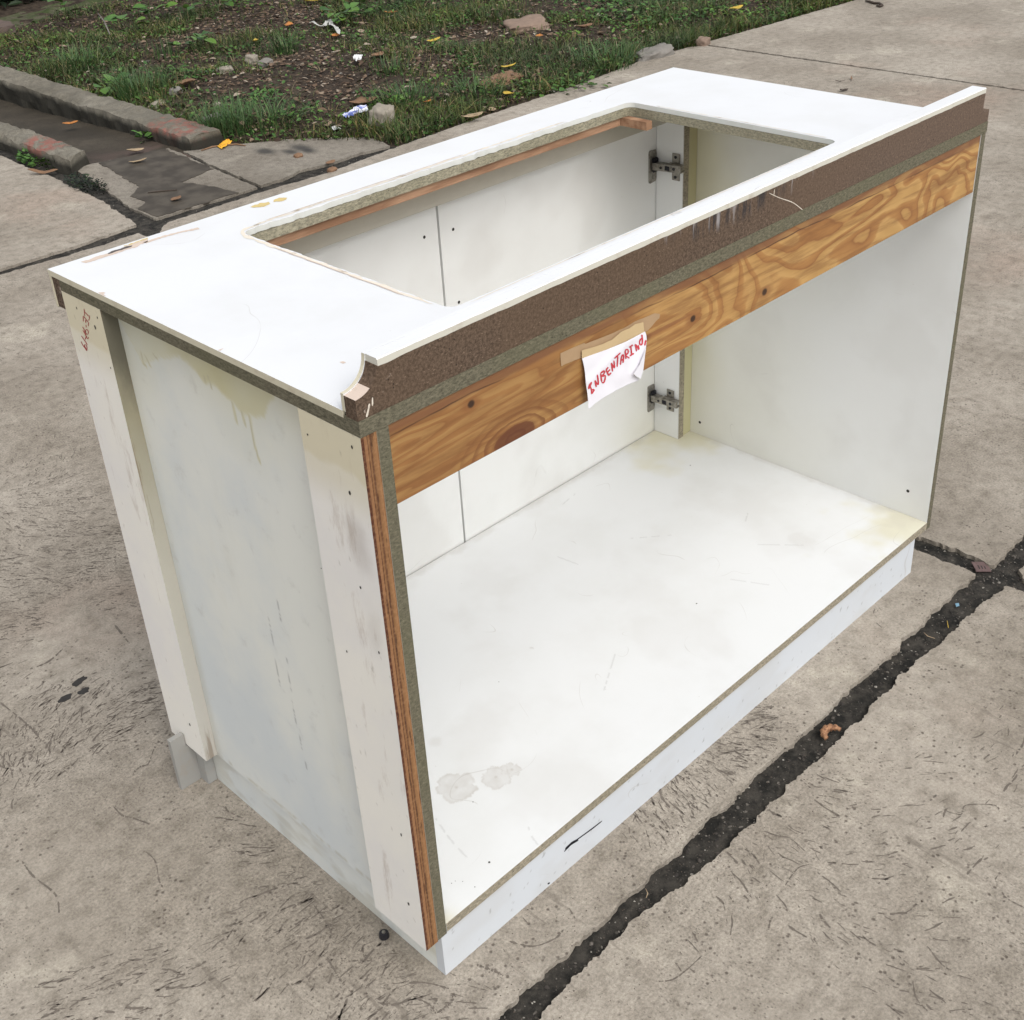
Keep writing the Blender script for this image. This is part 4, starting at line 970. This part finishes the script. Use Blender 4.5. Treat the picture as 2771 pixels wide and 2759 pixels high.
# kick boards
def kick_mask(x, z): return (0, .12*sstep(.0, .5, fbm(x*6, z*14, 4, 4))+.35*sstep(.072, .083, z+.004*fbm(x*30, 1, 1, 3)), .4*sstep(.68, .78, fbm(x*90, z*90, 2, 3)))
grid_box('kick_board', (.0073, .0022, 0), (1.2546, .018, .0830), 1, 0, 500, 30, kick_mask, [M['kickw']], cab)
grid_box('kick_board', (.0075, .0182, 0), (.022, .5815, .0798), 0, 0, 220, 30, lambda y, z: (.35*sstep(.15, .0, y)*sstep(.0, .06, z), .35*sstep(.0, .4, fbm(y*8, z*20, 4, 4)), 0), [M['side']], cab)
box('kick_board', (1.2396, .0182, 0), (1.2544, .5815, .0798), M['kickw'], cab)
bm = bmesh.new(); bm_prism(bm, [(-.047, 0), (1.25, 0), (1.25, .0792), (-.0225, .0792), (-.0225, .1047), (-.047, .1047)], 1, .5819, .5912)
tk = from_bm('toe_board', bm, m_cream('shaded_toe_board', (.34, .335, .315), .3), cab); tk['label'] = 'loose grey front toe board sticking out'  # base grey set dark, shade at the cabinet foot put into the colour
box('kick_block', (-.0099, .5591, 0), (.0070, .5815, .0795), m_cream('shaded_block', (.36, .36, .345), .3), cab)  # colour darkened to carry the shade below the far batten
# doors, stiles
def door_mask(x, z): return (.25*sstep(1.05, 1.25, x)*sstep(.4, .1, z), .16*sstep(.0, .5, fbm(x*5, z*5, 6, 4)), 0)
dl = grid_box('door', (.004, .6424, .075), (.6563, .6584, .812), 1, 0, 60, 70, door_mask, [M['mel']], cab)
dr = grid_box('door', (.6613, .6424, .075), (1.3040, .6584, .812), 1, 0, 60, 70, door_mask, [M['mel']], cab)
box('hinge_stile', (1.2438, .5733, ZF+.0003), (1.2622, .6412, ZS-.0006), [M['mel'], M['particle_light']], cab)
st_ = [o for o in cab.children if o.name.startswith('hinge_stile')][0]
for p in st_.data.polygons:
    if p.normal.y < -.9: p.material_index = 1
box('corner_filler', (1.2625, .5765, ZF+.0003), (L-TP-.0008, .6412, ZS-.0006), M['creamy'], cab)
# front rail under the counter, seen through the sink hole
box('front_rail', (TP+.0005, .6150, .795), (1.2430, .6412, .8443), M['rail_beige'], cab)
box('support_strip', (TP+.0005, .5600, .8447), (1.0400, .6412, ZS-.0006), M['strip'], cab)
box('support_block', (1.0404, .500, .8447), (1.0560, .5980, ZS-.0006), M['strip'], cab, 0)
# back rail of figured plywood
rl = box('back_rail', (TP+.0004, .0012, .7622), (L-TP-.0008, .0165, ZS-.0005), M['pine'], cab, .0004); rl['label'] = 'orange figured plywood rail across the open back'
# countertop: particle slab, white sheet, front apron, backsplash
def rrect(x0, y0, x1, y1, r, n=7, rough=None):
    out = []
    for (cx_, cy_, a0) in ((x1-r, y1-r, 0), (x0+r, y1-r, 90), (x0+r, y0+r, 180), (x1-r, y0+r, 270)):
        for i in range(n+1):
            a = math.radians(a0+90*i/n); out.append((cx_+r*math.cos(a), cy_+r*math.sin(a)))
    return out
def plate_hole(name, outer, hole, z0, z1, mats, parent, side_idx=0, hole_idx=0):
    bm = bmesh.new()
    def loop(pts, z): 
        vs = [bm.verts.new((p[0], p[1], z)) for p in pts]; return vs, [bm.edges.new((vs[i], vs[(i+1) % len(vs)])) for i in range(len(vs))]
    tris = tessellate_polygon([[Vector((p[0], p[1], 0)) for p in outer], [Vector((p[0], p[1], 0)) for p in hole]])
    allp = outer+hole
    T = [bm.verts.new((p[0], p[1], z1)) for p in allp]; B = [bm.verts.new((p[0], p[1], z0)) for p in allp]
    for t_ in tris: bm.faces.new([T[i] for i in t_]); bm.faces.new([B[i] for i in reversed(t_)])
    no = len(outer); sd_ = []
    for off, n in ((0, no), (no, len(hole))):
        for i in range(n):
            j = (i+1) % n; f = bm.faces.new([T[off+i], T[off+j], B[off+j], B[off+i]]); f.material_index = hole_idx if off else side_idx
    return from_bm(name, bm, mats, parent)
hole = rrect(.2245, .1275, 1.060, .5555, .015)
ct = plate_hole('countertop_board', [(-TB, -.0006), (L, -.0006), (L, .6248), (-TB, .6248)], hole, ZS, ZT, [M['particle'], M['particle_hole']], cab, 0, 1)
ct['label'] = 'grey-green particle board under the white top'
def subdiv(pts, step):
    out = []
    for i in range(len(pts)):
        a, b = Vector(pts[i]), Vector(pts[(i+1) % len(pts)]); k = max(1, int((b-a).length/step))
        out += [tuple(a.lerp(b, j/k)) for j in range(k)]
    return out
hs_ = []
for (x, y) in subdiv(rrect(.2235, .1265, 1.061, .5565, .015), .006):
    k = 0
    if x < .24 and y > .16: k = .0022
    if y > .55 and x < .97: k = .0035
    n1 = k*(fbm(x*60, y*60, 2, 4)+.3)
    if x < .23: x -= n1
    elif y > .55: y += n1
    hs_.append((x, y))
og = [(-TB, .0243), (L, .0243), (L, D), (-TB, D)]
sheet = plate_hole('white_top_sheet', og, hs_, ZT+.0001, ZG, [M['top_white'], M['cream'], M['holewhite']], cab, 1, 2)
bv_ = sheet.modifiers.new('edge', 'BEVEL'); bv_.width = .0012; bv_.segments = 2; bv_.limit_method = 'ANGLE'; bv_.angle_limit = 1.0
box('front_apron', (-TB+.0008, .6250, .8312), (L-.001, .6466, ZT-.0002), M['brown'], cab)
box('apron_facing', (-TB, .6468, .8298), (L, D, ZT-.0002), [M['cream']], cab)
# backsplash core with the quarter-round notch at its near end
X0 = -TB; RN = .0318; zl, ztop = .9027, .9290
arc = [(X0+RN*math.sin(a), (ztop+.004)-(ztop+.004-zl)*math.cos(a)) for a in [math.pi/2*i/12 for i in range(13)]]
ZC = .8784
box('board_edge', (-TB, -.0006, ZT), (L, .0238, ZC), [M['particle']], cab, 0)
core = [(X0, ZC+.0002)]+[(X0, zl)]+arc[1:12]+[(X0+RN, ztop)]+[(1.2868, ztop), (1.2858, .908), (1.2872, .9000), (1.291, .8965), (1.300, .8955), (L, .8975), (L, ZC+.0002)]
bm = bmesh.new(); sides = bm_prism(bm, core, 1, .0004, .0190)
for i, f in enumerate(sides):
    if 1 <= i <= 5: f.material_index = 1
bk = from_bm('backsplash_board', bm, [M['brown'], M['chiptan']], cab); bk['label'] = 'brown fibre board back of the backsplash with notched end'
zf_ = ZBT
arc2 = [(X0+RN*math.sin(a), zf_-(zf_-zl-.0012)*math.cos(a)) for a in [math.pi/2*i/12 for i in range(13)]]
prof = [(X0, ZG+.0002)]+[(X0, zl+.0015)]+arc2[1:]+[(1.2863, zf_), (1.2853, .908), (1.2868, .9000), (1.291, .8972), (1.3075, .8972), (1.3075, ZG+.0002)]
bm = bmesh.new(); sides = bm_prism(bm, prof, 1, .0192, .0241)
for i, f in enumerate(sides): f.material_index = 1 if not (i == len(arc2)+0) else 0
bf = from_bm('backsplash_facing', bm, [M['top_white'], M['cream']], cab)
# white cap on top of the core, its outer lip cream
bm = bmesh.new(); n_ = 180; capw = []
x0c, x1c = X0+RN+.0006, 1.2863
for i in range(n_+1):
    x = x0c+(x1c-x0c)*i/n_; j = .0005*fbm(x*40, 3, 1, 3); zl_ = ztop+.0002-(.0016*max(0, fbm(x*22, 1, 4, 4)))-.0002
    capw.append([bm.verts.new(p) for p in ((x, .0002+j, zl_), (x, 0.0002+j, zf_-.0012), (x, .0014, zf_), (x, .0190, zf_), (x, .0190, ztop+.0002))])
for i in range(n_):
    for k in range(4):
        f = bm.faces.new([capw[i][k], capw[i][k+1], capw[i+1][k+1], capw[i+1][k]]); f.material_index = 1 if k == 0 else 0
    bm.faces.new([capw[i][4], capw[i][0], capw[i+1][0], capw[i+1][4]])
bm.faces.new(capw[0]).material_index = 1; bm.faces.new(capw[-1]).material_index = 1
from_bm('backsplash_cap', bm, [M['top_white'], m_cream('lip_cream', (.60, .585, .51), .5)], cab)

# flat marks lying on the cabinet faces
def decal(name, polys, plane, mat, parent, lift=.0003, label=None, rough=None):
    """px polygons dropped on a face of the cabinet"""
    axis, val, sgn = plane; vs, fs = [], []
    for P in polys:
        if rough: P = [tuple(q) for q in rough_poly(P, rough[0], rough[1], rough[2], 3)]
        tri = tessellate_polygon([[Vector((p[0], p[1], 0)) for p in P]]); b = len(vs)
        for p in P: vs.append(tuple(at(p[0], p[1], axis, val+sgn*lift)))
        fs += [tuple(b+i for i in t_) for t_ in tri]
    o = from_py(name, vs, fs, mat, parent)
    if label: o['label'] = label
    return o
def pxs(pts, wd, k=3): return [[(p.x, p.y) for p in q] for q in ribbon2(smooth_line(pts, k), wd, .12)]
TOPZ = (2, ZG, 1)
def T6(a, b): return (100+a*.15593, 600+b*.15593)
def T0(a, b): return (a*.4658, 600+b*.4658)
def T5(a, b): return (640+a*.31185, 250+b*.31185)
decal('edge_chip', [[T6(*p) for p in ((760, 690), (900, 655), (1030, 600), (1200, 555), (1400, 480), (1560, 415), (1760, 350), (1924, 290), (1924, 350), (1800, 385), (1740, 430), (1560, 480), (1400, 540), (1200, 600), (1050, 650), (930, 690), (850, 715))]], TOPZ, M['chiptan'], sheet, .0003, rough=(3, 1.2, .12))
decal('edge_chip', [[T6(*p) for p in ((1225, 545), (1300, 505), (1420, 470), (1560, 420), (1660, 405), (1640, 430), (1500, 475), (1380, 510), (1240, 560))]], TOPZ, M['chipdark'], sheet, .0005, rough=(3, .8, .12))
decal('edge_chip', [[T0(*p) for p in ((830, 118), (900, 95), (1000, 66), (1150, 32), (1160, 42), (1060, 60), (930, 95), (850, 124))]], TOPZ, M['chiptan'], sheet, .0003, rough=(3, 1.2, .12))
for P_ in ([[T5(*p) for p in ((120, 990), (200, 960), (280, 948), (292, 965), (230, 990), (150, 998))], [T5(*p) for p in ((325, 930), (370, 912), (440, 912), (430, 930), (370, 948), (320, 945))], [T6(*p) for p in ((1500, 420), (1924, 270), (1924, 290), (1600, 400))]]): decal('yellow_stain', [P_], TOPZ, M['yellowstain'], sheet, .0004, rough=(3, 1.5, .1))
# torn rim along the sink hole
def rim(pts, w1, mat, nm='torn_rim', lift=.0004, amp=.5):
    vs, fs = [], []; P = smooth_line(pts, 24); n = len(P); Lp, Rp = [], []
    for i, p in enumerate(P):
        a = P[max(0, i-1)]; b = P[min(n-1, i+1)]; t_ = (b-a).normalized(); m_ = Vector((-t_.y, t_.x)); q = p.x*70+p.y*55
        wv = w1*(.55+amp*fbm(q, 2, 5, 3)); off = w1*.7*fbm(q*.5, 7, 1, 3)
        wv *= sstep(0, .06, i/n)*sstep(1, .94, i/n); vs.append((p.x+m_.x*(wv+off), p.y+m_.y*(wv+off), ZG+lift)); vs.append((p.x-m_.x*(wv-off), p.y-m_.y*(wv-off), ZG+lift))
    for i in range(n-1): fs.append((2*i, 2*i+1, 2*i+3, 2*i+2))
    return from_py(nm, vs, fs, mat, sheet)
def W(u, v): g = at(u, v, 2, ZG); return (g.x, g.y)
rim([(.2185, .150), (.2182, .25), (.2175, .35), (.2178, .45), (.2170, .52), (.2190, .546), (.232, .5615), (.26, .5655)], .0052, M['chip'])
rim([(.2155, .20), (.2150, .35), (.2150, .47)], .0016, M['chiptan'], lift=.0007)
rim([(.24, .5665), (.35, .5665), (.50, .5640), (.62, .5650), (.75, .5660), (.90, .5640)], .0042, M['chip'])
rim([(.27, .5695), (.40, .5700), (.56, .5680), (.66, .5690)], .0016, M['chiptan'], lift=.0007)
rim([(.245, .1215), (.40, .1230), (.55, .1225), (.80, .1235), (1.0, .1240)], .0014, M['chip'])
rim([(1.065, .50), (1.066, .40), (1.0655, .25), (1.066, .15)], .0016, M['chip'])
def dots_top(n, seed):
    random.seed(seed); vs, fs = [], []
    for k in range(n):
        x, y = random.choice(((random.uniform(-.01, .21), random.uniform(.04, .62)), (random.uniform(1.08, 1.29), random.uniform(.05, .63))))
        r = random.uniform(.0005, .0013); b = len(vs)
        for i in range(7): a = 6.283*i/7; vs.append((x+r*math.cos(a)*1.3, y+r*math.sin(a), ZG+.0003))
        fs.append(tuple(range(b, b+7)))
    from_py('specks', vs, fs, flat('brown_speck', (.35, .27, .19), .8), sheet)
random.seed(11)
# scuffs along the left edge of the top
for P_ in ([[T6(*p) for p in ((1060, 1225), (1150, 1215), (1190, 1230), (1150, 1250), (1200, 1290), (1130, 1270))], [T0(*p) for p in ((1265, 745), (1300, 732), (1280, 748))], [(850+p[0]*.3119, 800+p[1]*.3119) for p in ((220, 574), (250, 566), (278, 577), (250, 588))]]): decal('edge_chip', [P_], TOPZ, M['chiptan'], sheet, .0003)
# nail and screw holes
def hole_dot(p, axis, sgn, r, parent, stretch=1.0):
    vs = []
    for i in range(10):
        a = 6.283*i/10; q = [0, 0, 0]; ax = [k for k in range(3) if k != axis]; q[ax[0]] = r*math.cos(a); q[ax[1]] = r*math.sin(a)*stretch; q[axis] = sgn*.0004
        vs.append((p.x+q[0], p.y+q[1], p.z+q[2]))
    return from_py('screw_hole', vs, [tuple(range(10))], M['screw'], parent)
for (u, v) in ((1148, 641),): hole_dot(at(u, v, 1, .6424), 1, -1, .0030, dl)
for (u, v) in ((1226, 620), (1241.6, 817)): hole_dot(at(u, v, 1, .6424), 1, -1, .0030, dr)
for (u, v) in ((1894, 1142), (2457, 1328)): hole_dot(at(u, v, 0, L-TP-.0003), 0, -1, .0034, cab)
for (u, v, r, s_) in ((258, 885, .0026, 1.7), (947, 1333, .0026, 1.5), (953, 1209, .002, 1.6), (833, 1175, .0018, 1), (976, 1589, .002, 1.4), (939, 1762, .0018, 1.4), (1026, 1765, .0018, 1.6), (1086, 2258, .0018, 2.2), (1106, 2445, .0026, 1.6), (870, 1537, .0012, 1)):
    hole_dot(at(u, v, 0, -TB), 0, -1, r*.72, nb_ if u > 700 else fb_, s_)
for (u, v, r) in ((264, 859, .0012), (208, 833, .0012), (514, 1960, .002), (300, 995, .001)): hole_dot(at(u, v, 0, -TB), 0, -1, r, fb_, 1.6)
for (u, v, r) in ((1324, 2333, .0016), (1222, 2390, .0007), (1232, 2384, .0006), (1285, 2400, .0008), (1252, 2385, .0006), (1868, 1259, .0014), (1885, 1633, .0015), (1645, 1218, .001), (1280, 2170, .0009), (1350, 1845, .0008), (1630, 1180, 0)):
    if r: hole_dot(at(u, v, 2, ZF), 2, 1, r, fl)
# ink marks on the kick board
KB = (1, .0022, -1)
for Q_ in ([pxs([(1527, 2304), (1545, 2284), (1575, 2262), (1605, 2240), (1629, 2221)], 3.0)+pxs([(1530, 2298), (1548, 2281), (1565, 2272)], 6), pxs([(1783, 2143), (1789, 2136), (1792, 2142)], 6), pxs([(1482, 2392), (1488, 2388)], 4)]): decal('ink_mark', Q_, KB, M['black'], [o for o in cab.children if o.name == 'kick_board'][0])
# fine white hair scratch across the brown board
decal('white_scratch', pxs([(2082, 522), (2110, 535), (2140, 545), (2158, 556), (2178, 573)], 2.0)+pxs([(2094, 530), (2096, 512)], 1.6), (1, .0004, -1), M['chip'], bk)
decal('paint_smear', [[(925+p[0]*.0, 800+p[1]) for p in ()]] if False else pxs([(1000, 1092), (996, 1112), (992, 1128)], 5)+pxs([(1008, 1075), (1008, 1098)], 4), (1, .0004, -1), M['chip'], bk)
# red handwriting on the far batten, traced stroke by stroke
def TB_(a, b): return (170+a*.093567, 800+b*.093555)
hand = [[(608, 375), (625, 470), (620, 580)], [(628, 470), (690, 530), (735, 590)], [(757, 560), (765, 640), (745, 715)],
        [(585, 585), (590, 745)], [(600, 590), (660, 670), (730, 760)], [(655, 690), (663, 785)], [(735, 765), (742, 820), (730, 870)],
        [(665, 840), (675, 915)], [(565, 895), (610, 960), (650, 1060)], [(680, 965), (655, 1010), (660, 1080), (710, 1110), (735, 1070), (720, 1000), (680, 965)],
        [(575, 990), (630, 1080), (690, 1190)], [(655, 1100), (670, 1180), (700, 1225), (735, 1225), (735, 1195)], [(650, 1195), (655, 1265)],
        [(532, 1155), (600, 1250), (660, 1340), (705, 1420)], [(525, 1320), (580, 1430), (640, 1510), (690, 1590)], [(650, 1400), (620, 1430), (640, 1480), (690, 1540), (695, 1480), (665, 1410)], [(690, 1590), (697, 1530)]]
decal('handwriting', [q for s_ in hand for q in pxs([TB_(*p) for p in s_], 1.7, 4)], (0, -TB, -1), M['inkdark'], fb_, .0005, 'red handwritten code')

# hinges
def hinge(zc, y_s, parent_d, zp0, zp1, w0, w1, zw0, zw1):
    h = empty('hinge', (1.231, .6424, zc)); h.parent = cab
    bm = bmesh.new(); bm_prism(bm, [(1.2205, zp0+.006), (1.2215, zp0+.001), (1.2235, zp0), (1.2415, zp0+.002), (1.2430, zp0+.008), (1.2430, zp1-.008), (1.2410, zp1-.001), (1.2235, zp1), (1.2212, zp1-.001), (1.2205, zp1-.006)], 1, .6395, .6420)
    from_bm('cup_plate', bm, M['metal'], h)
    bm = bmesh.new(); bm_box(bm, (1.2262, .6330, zc-.013), (1.2425, .6394, zc+.016), .002); from_bm('hinge_cup', bm, M['metaldark'], h)
    dz = .0055; bm = bmesh.new()
    bm_box(bm, (1.2258, .566, zc-.0072), (1.2275, .6370, zc+.0072), .0005); bm_box(bm, (1.2276, .566, zc-.0072), (1.2400, .6370, zc-.0056)); bm_box(bm, (1.2276, .566, zc+.0056), (1.2400, .6370, zc+.0072))
    bmesh.ops.rotate(bm, verts=bm.verts, cent=(1.23, .6354, zc), matrix=Matrix.Rotation(-.078, 3, 'X'))
    arm = from_bm('hinge_arm', bm, M['metal'], h)
    bm = bmesh.new(); bm_box(bm, (1.2410, w0, zw0), (1.2434, w1, zw1), .0006)
    bm_box(bm, (1.2300, w0-.012, zc-.003), (1.2408, w1+.003, zc+.012), .001); from_bm('mounting_plate', bm, M['metal'], h)
    for yy, rr_, zz in ((.6155, .0028, zc+.0012), (.5830, .0032, zc+.0042)):
        bm = bmesh.new(); m_ = Matrix.Translation((1.2252, yy, zz)) @ Matrix.Rotation(math.pi/2, 4, 'Y'); bmesh.ops.create_cone(bm, cap_ends=True, segments=14, radius1=rr_, radius2=rr_, depth=.0012, matrix=m_); from_bm('screw', bm, M['metaldark'], h)
    for zz in (zw0+.007, zw1-.007):
        bm = bmesh.new(); m_ = Matrix.Translation((1.2405, (w0+w1)/2, zz)) @ Matrix.Rotation(math.pi/2, 4, 'Y'); bmesh.ops.create_cone(bm, cap_ends=True, segments=14, radius1=.0032, radius2=.0026, depth=.0018, matrix=m_); from_bm('screw', bm, M['metaldark'], h)
    bm = bmesh.new(); bm_box(bm, (1.2250, .594, zc-.0018), (1.2256, .605, zc+.0072)); from_bm('slot', bm, M['black'], h)
hinge(.7085, 0, dr, .6735, .7395, .5805, .5995, .6845, .7385)
hinge(.1885, 0, dr, .1540, .2180, .5855, .6050, .1650, .2165)

# ------------------------------------------------------------------ the taped note
nt_ = empty('paper_note', (.366, -.001, .80)); tag(nt_, 'white paper note with red capitals taped to the orange plywood rail', 'note')
pp, pn = Vector((.36, -.0022, .822)), Vector((0, -1, .16)).normalized()
def N3(a, b): return (1500+a*.155925, 830+b*.155925)
def on_note(u, v, off=0.0): return atp(u, v, pp+pn*off, pn)
outline = [(480, 892), (900, 745), (1250, 600), (1575, 425), (1600, 500), (1605, 570), (1590, 750), (1560, 920), (1545, 1100), (1530, 1180), (1500, 1250), (1370, 1165), (1460, 1262), (1300, 1340), (1100, 1435), (900, 1550), (720, 1665), (600, 1775), (590, 1650), (575, 1500), (550, 1350), (535, 1150), (510, 1000)]
outline = [(480, 892), (900, 745), (1250, 600), (1575, 425), (1600, 500), (1605, 570), (1590, 750), (1560, 920), (1480, 1050), (1368, 1165), (1490, 1265), (1300, 1340), (1100, 1435), (900, 1550), (720, 1665), (590, 1780), (590, 1650), (575, 1500), (550, 1350), (535, 1150), (510, 1000)]
def note_sheet(name, px, mat, off, thick=.0003, sub=0, curl=None):
    vs = [on_note(*N3(*p), off) for p in px]; tri = tessellate_polygon([[Vector((p[0], p[1], 0)) for p in px]])
    bm = bmesh.new(); bv2 = [bm.verts.new(v) for v in vs]
    for t_ in tri: bm.faces.new([bv2[i] for i in t_])
    o = from_bm(name, bm, mat, nt_); sm = o.modifiers.new('t', 'SOLIDIFY'); sm.thickness = thick; return o
# sheet as a fine grid with soft creases
def in_poly(p, P):
    c_ = False; j = len(P)-1
    for i in range(len(P)):
        if (P[i][1] > p[1]) != (P[j][1] > p[1]) and p[0] < (P[j][0]-P[i][0])*(p[1]-P[i][1])/(P[j][1]-P[i][1])+P[i][0]: c_ = not c_
        j = i
    return c_
def crease(a, b):
    d1 = segd((a, b), (620, 1280), (1350, 560)); d2 = segd((a, b), (1368, 1165), (1560, 700)); side = (a-620)*(560-1280)-(b-1280)*(1350-620)
    return .0016*math.exp(-(d1/90)**2)+.0014*math.exp(-(d2/70)**2)+.0008*nz(a*.004, b*.004)+.0012*sstep(1300, 1750, b)
bm = bmesh.new(); cut = [(p[0], p[1]) for p in outline]; top = lambda a: 1
def row_x(b):
    xs = []; P = outline
    for i in range(len(P)):
        (x1, y1), (x2, y2) = P[i], P[(i+1) % len(P)]
        if (y1 > b) != (y2 > b): xs.append(x1+(b-y1)/(y2-y1)*(x2-x1))
    return (min(xs), max(xs)) if xs else None
rows = []; NR, NC = 60, 44
for i in range(NR+1):
    b = 426+(1779-426)*i/NR; r_ = row_x(b); row = []
    for j in range(NC+1):
        a = r_[0]+(r_[1]-r_[0])*j/NC; row.append(bm.verts.new(on_note(*N3(a, b), crease(a, b))))
    rows.append(row)
for i in range(NR):
    for j in range(NC): bm.faces.new([rows[i][j], rows[i][j+1], rows[i+1][j+1], rows[i+1][j]])
pa = from_bm('paper', bm, M['paper'], nt_, smooth=True); sm = pa.modifiers.new('t', 'SOLIDIFY'); sm.thickness = .0002
# folded-over corner
fl_ = [on_note(*N3(1590, 700), .0032), on_note(*N3(1545, 1100), .004), on_note(*N3(1500, 1252), .0045), on_note(*N3(1372, 1163), .0058), on_note(*N3(1480, 1000), .0055), on_note(*N3(1540, 850), .0045)]
from_py('folded_corner', fl_, [(0, 1, 5), (1, 4, 5), (1, 2, 4), (2, 3, 4)], M['paper'], nt_)
# red capitals
ink = [[(598, 1425), (650, 1305)], [(650, 1305), (612, 1355), (595, 1425)], [(620, 1375), (645, 1430), (650, 1510)], [(650, 1510), (700, 1435)], [(695, 1430), (655, 1440)],
       [(705, 1275), (730, 1390)], [(705, 1275), (765, 1345), (748, 1175)], [(805, 1150), (825, 1300)], [(805, 1150), (860, 1110), (870, 1140), (830, 1205), (880, 1190), (885, 1230), (860, 1310), (825, 1305)],
       [(900, 1095), (945, 1190)], [(900, 1095), (935, 1045)], [(925, 1130), (970, 1085)], [(945, 1190), (988, 1140)], [(990, 970), (1015, 1120)], [(990, 970), (1045, 1055), (1035, 930)],
       [(1045, 895), (1150, 795)], [(1105, 855), (1092, 1040)], [(1150, 1005), (1165, 880), (1190, 830), (1205, 865), (1195, 970)], [(1160, 925), (1205, 905)],
       [(1230, 750), (1245, 905)], [(1230, 750), (1275, 740), (1285, 790), (1245, 840), (1305, 890)], [(1300, 700), (1365, 660)], [(1330, 685), (1345, 840)], [(1310, 850), (1385, 805)],
       [(1405, 645), (1430, 770)], [(1415, 650), (1470, 735), (1455, 660)], [(1520, 480), (1530, 560), (1525, 640), (1495, 655), (1480, 610), (1500, 560), (1530, 540)], [(1590, 575), (1570, 670)], [(1575, 590), (1600, 600)]]
vs, fs = [], []
for s_ in ink:
    for q in ribbon2(smooth_line([N3(*p) for p in s_], 5), 3.9, .12):
        b = len(vs)
        for p in q:
            a_, b2 = (p.x-1500)/.155925, (p.y-830)/.155925; vs.append(tuple(on_note(p.x, p.y, crease(a_, b2)+.0006)))
        fs.append((b, b+1, b+2, b+3))
from_py('lettering', vs, fs, M['ink'], nt_)['label'] = 'red handwritten capitals'
def on_rail(px, mat, nm, off, label=None):
    vs = [at(*N3(*p), 1, .0012-off) for p in px]; tri = tessellate_polygon([[Vector((p[0], p[1], 0)) for p in px]])
    bm = bmesh.new(); v2 = [bm.verts.new(v) for v in vs]
    for t_ in tri: bm.faces.new([v2[i] for i in t_])
    return from_bm(nm, bm, mat, nt_)
on_rail([(105, 805), (300, 715), (520, 625), (540, 640), (800, 540), (1000, 460), (1240, 350), (1400, 250), (1600, 170), (1740, 110), (1835, 120), (1825, 195), (1770, 240), (1690, 340), (1620, 410), (1585, 430), (1250, 600), (900, 745), (475, 895), (470, 880), (300, 950), (165, 1003), (140, 1025), (118, 1028), (108, 900)], M['tape'], 'tape', .0008)
tb_ = on_rail([(478, 755), (700, 690), (850, 640), (930, 600), (1000, 570), (1160, 430), (1300, 370), (1400, 300), (1545, 262), (1560, 420), (1575, 428), (1250, 600), (900, 745), (478, 893)], M['tapeback'], 'tape', .0030)
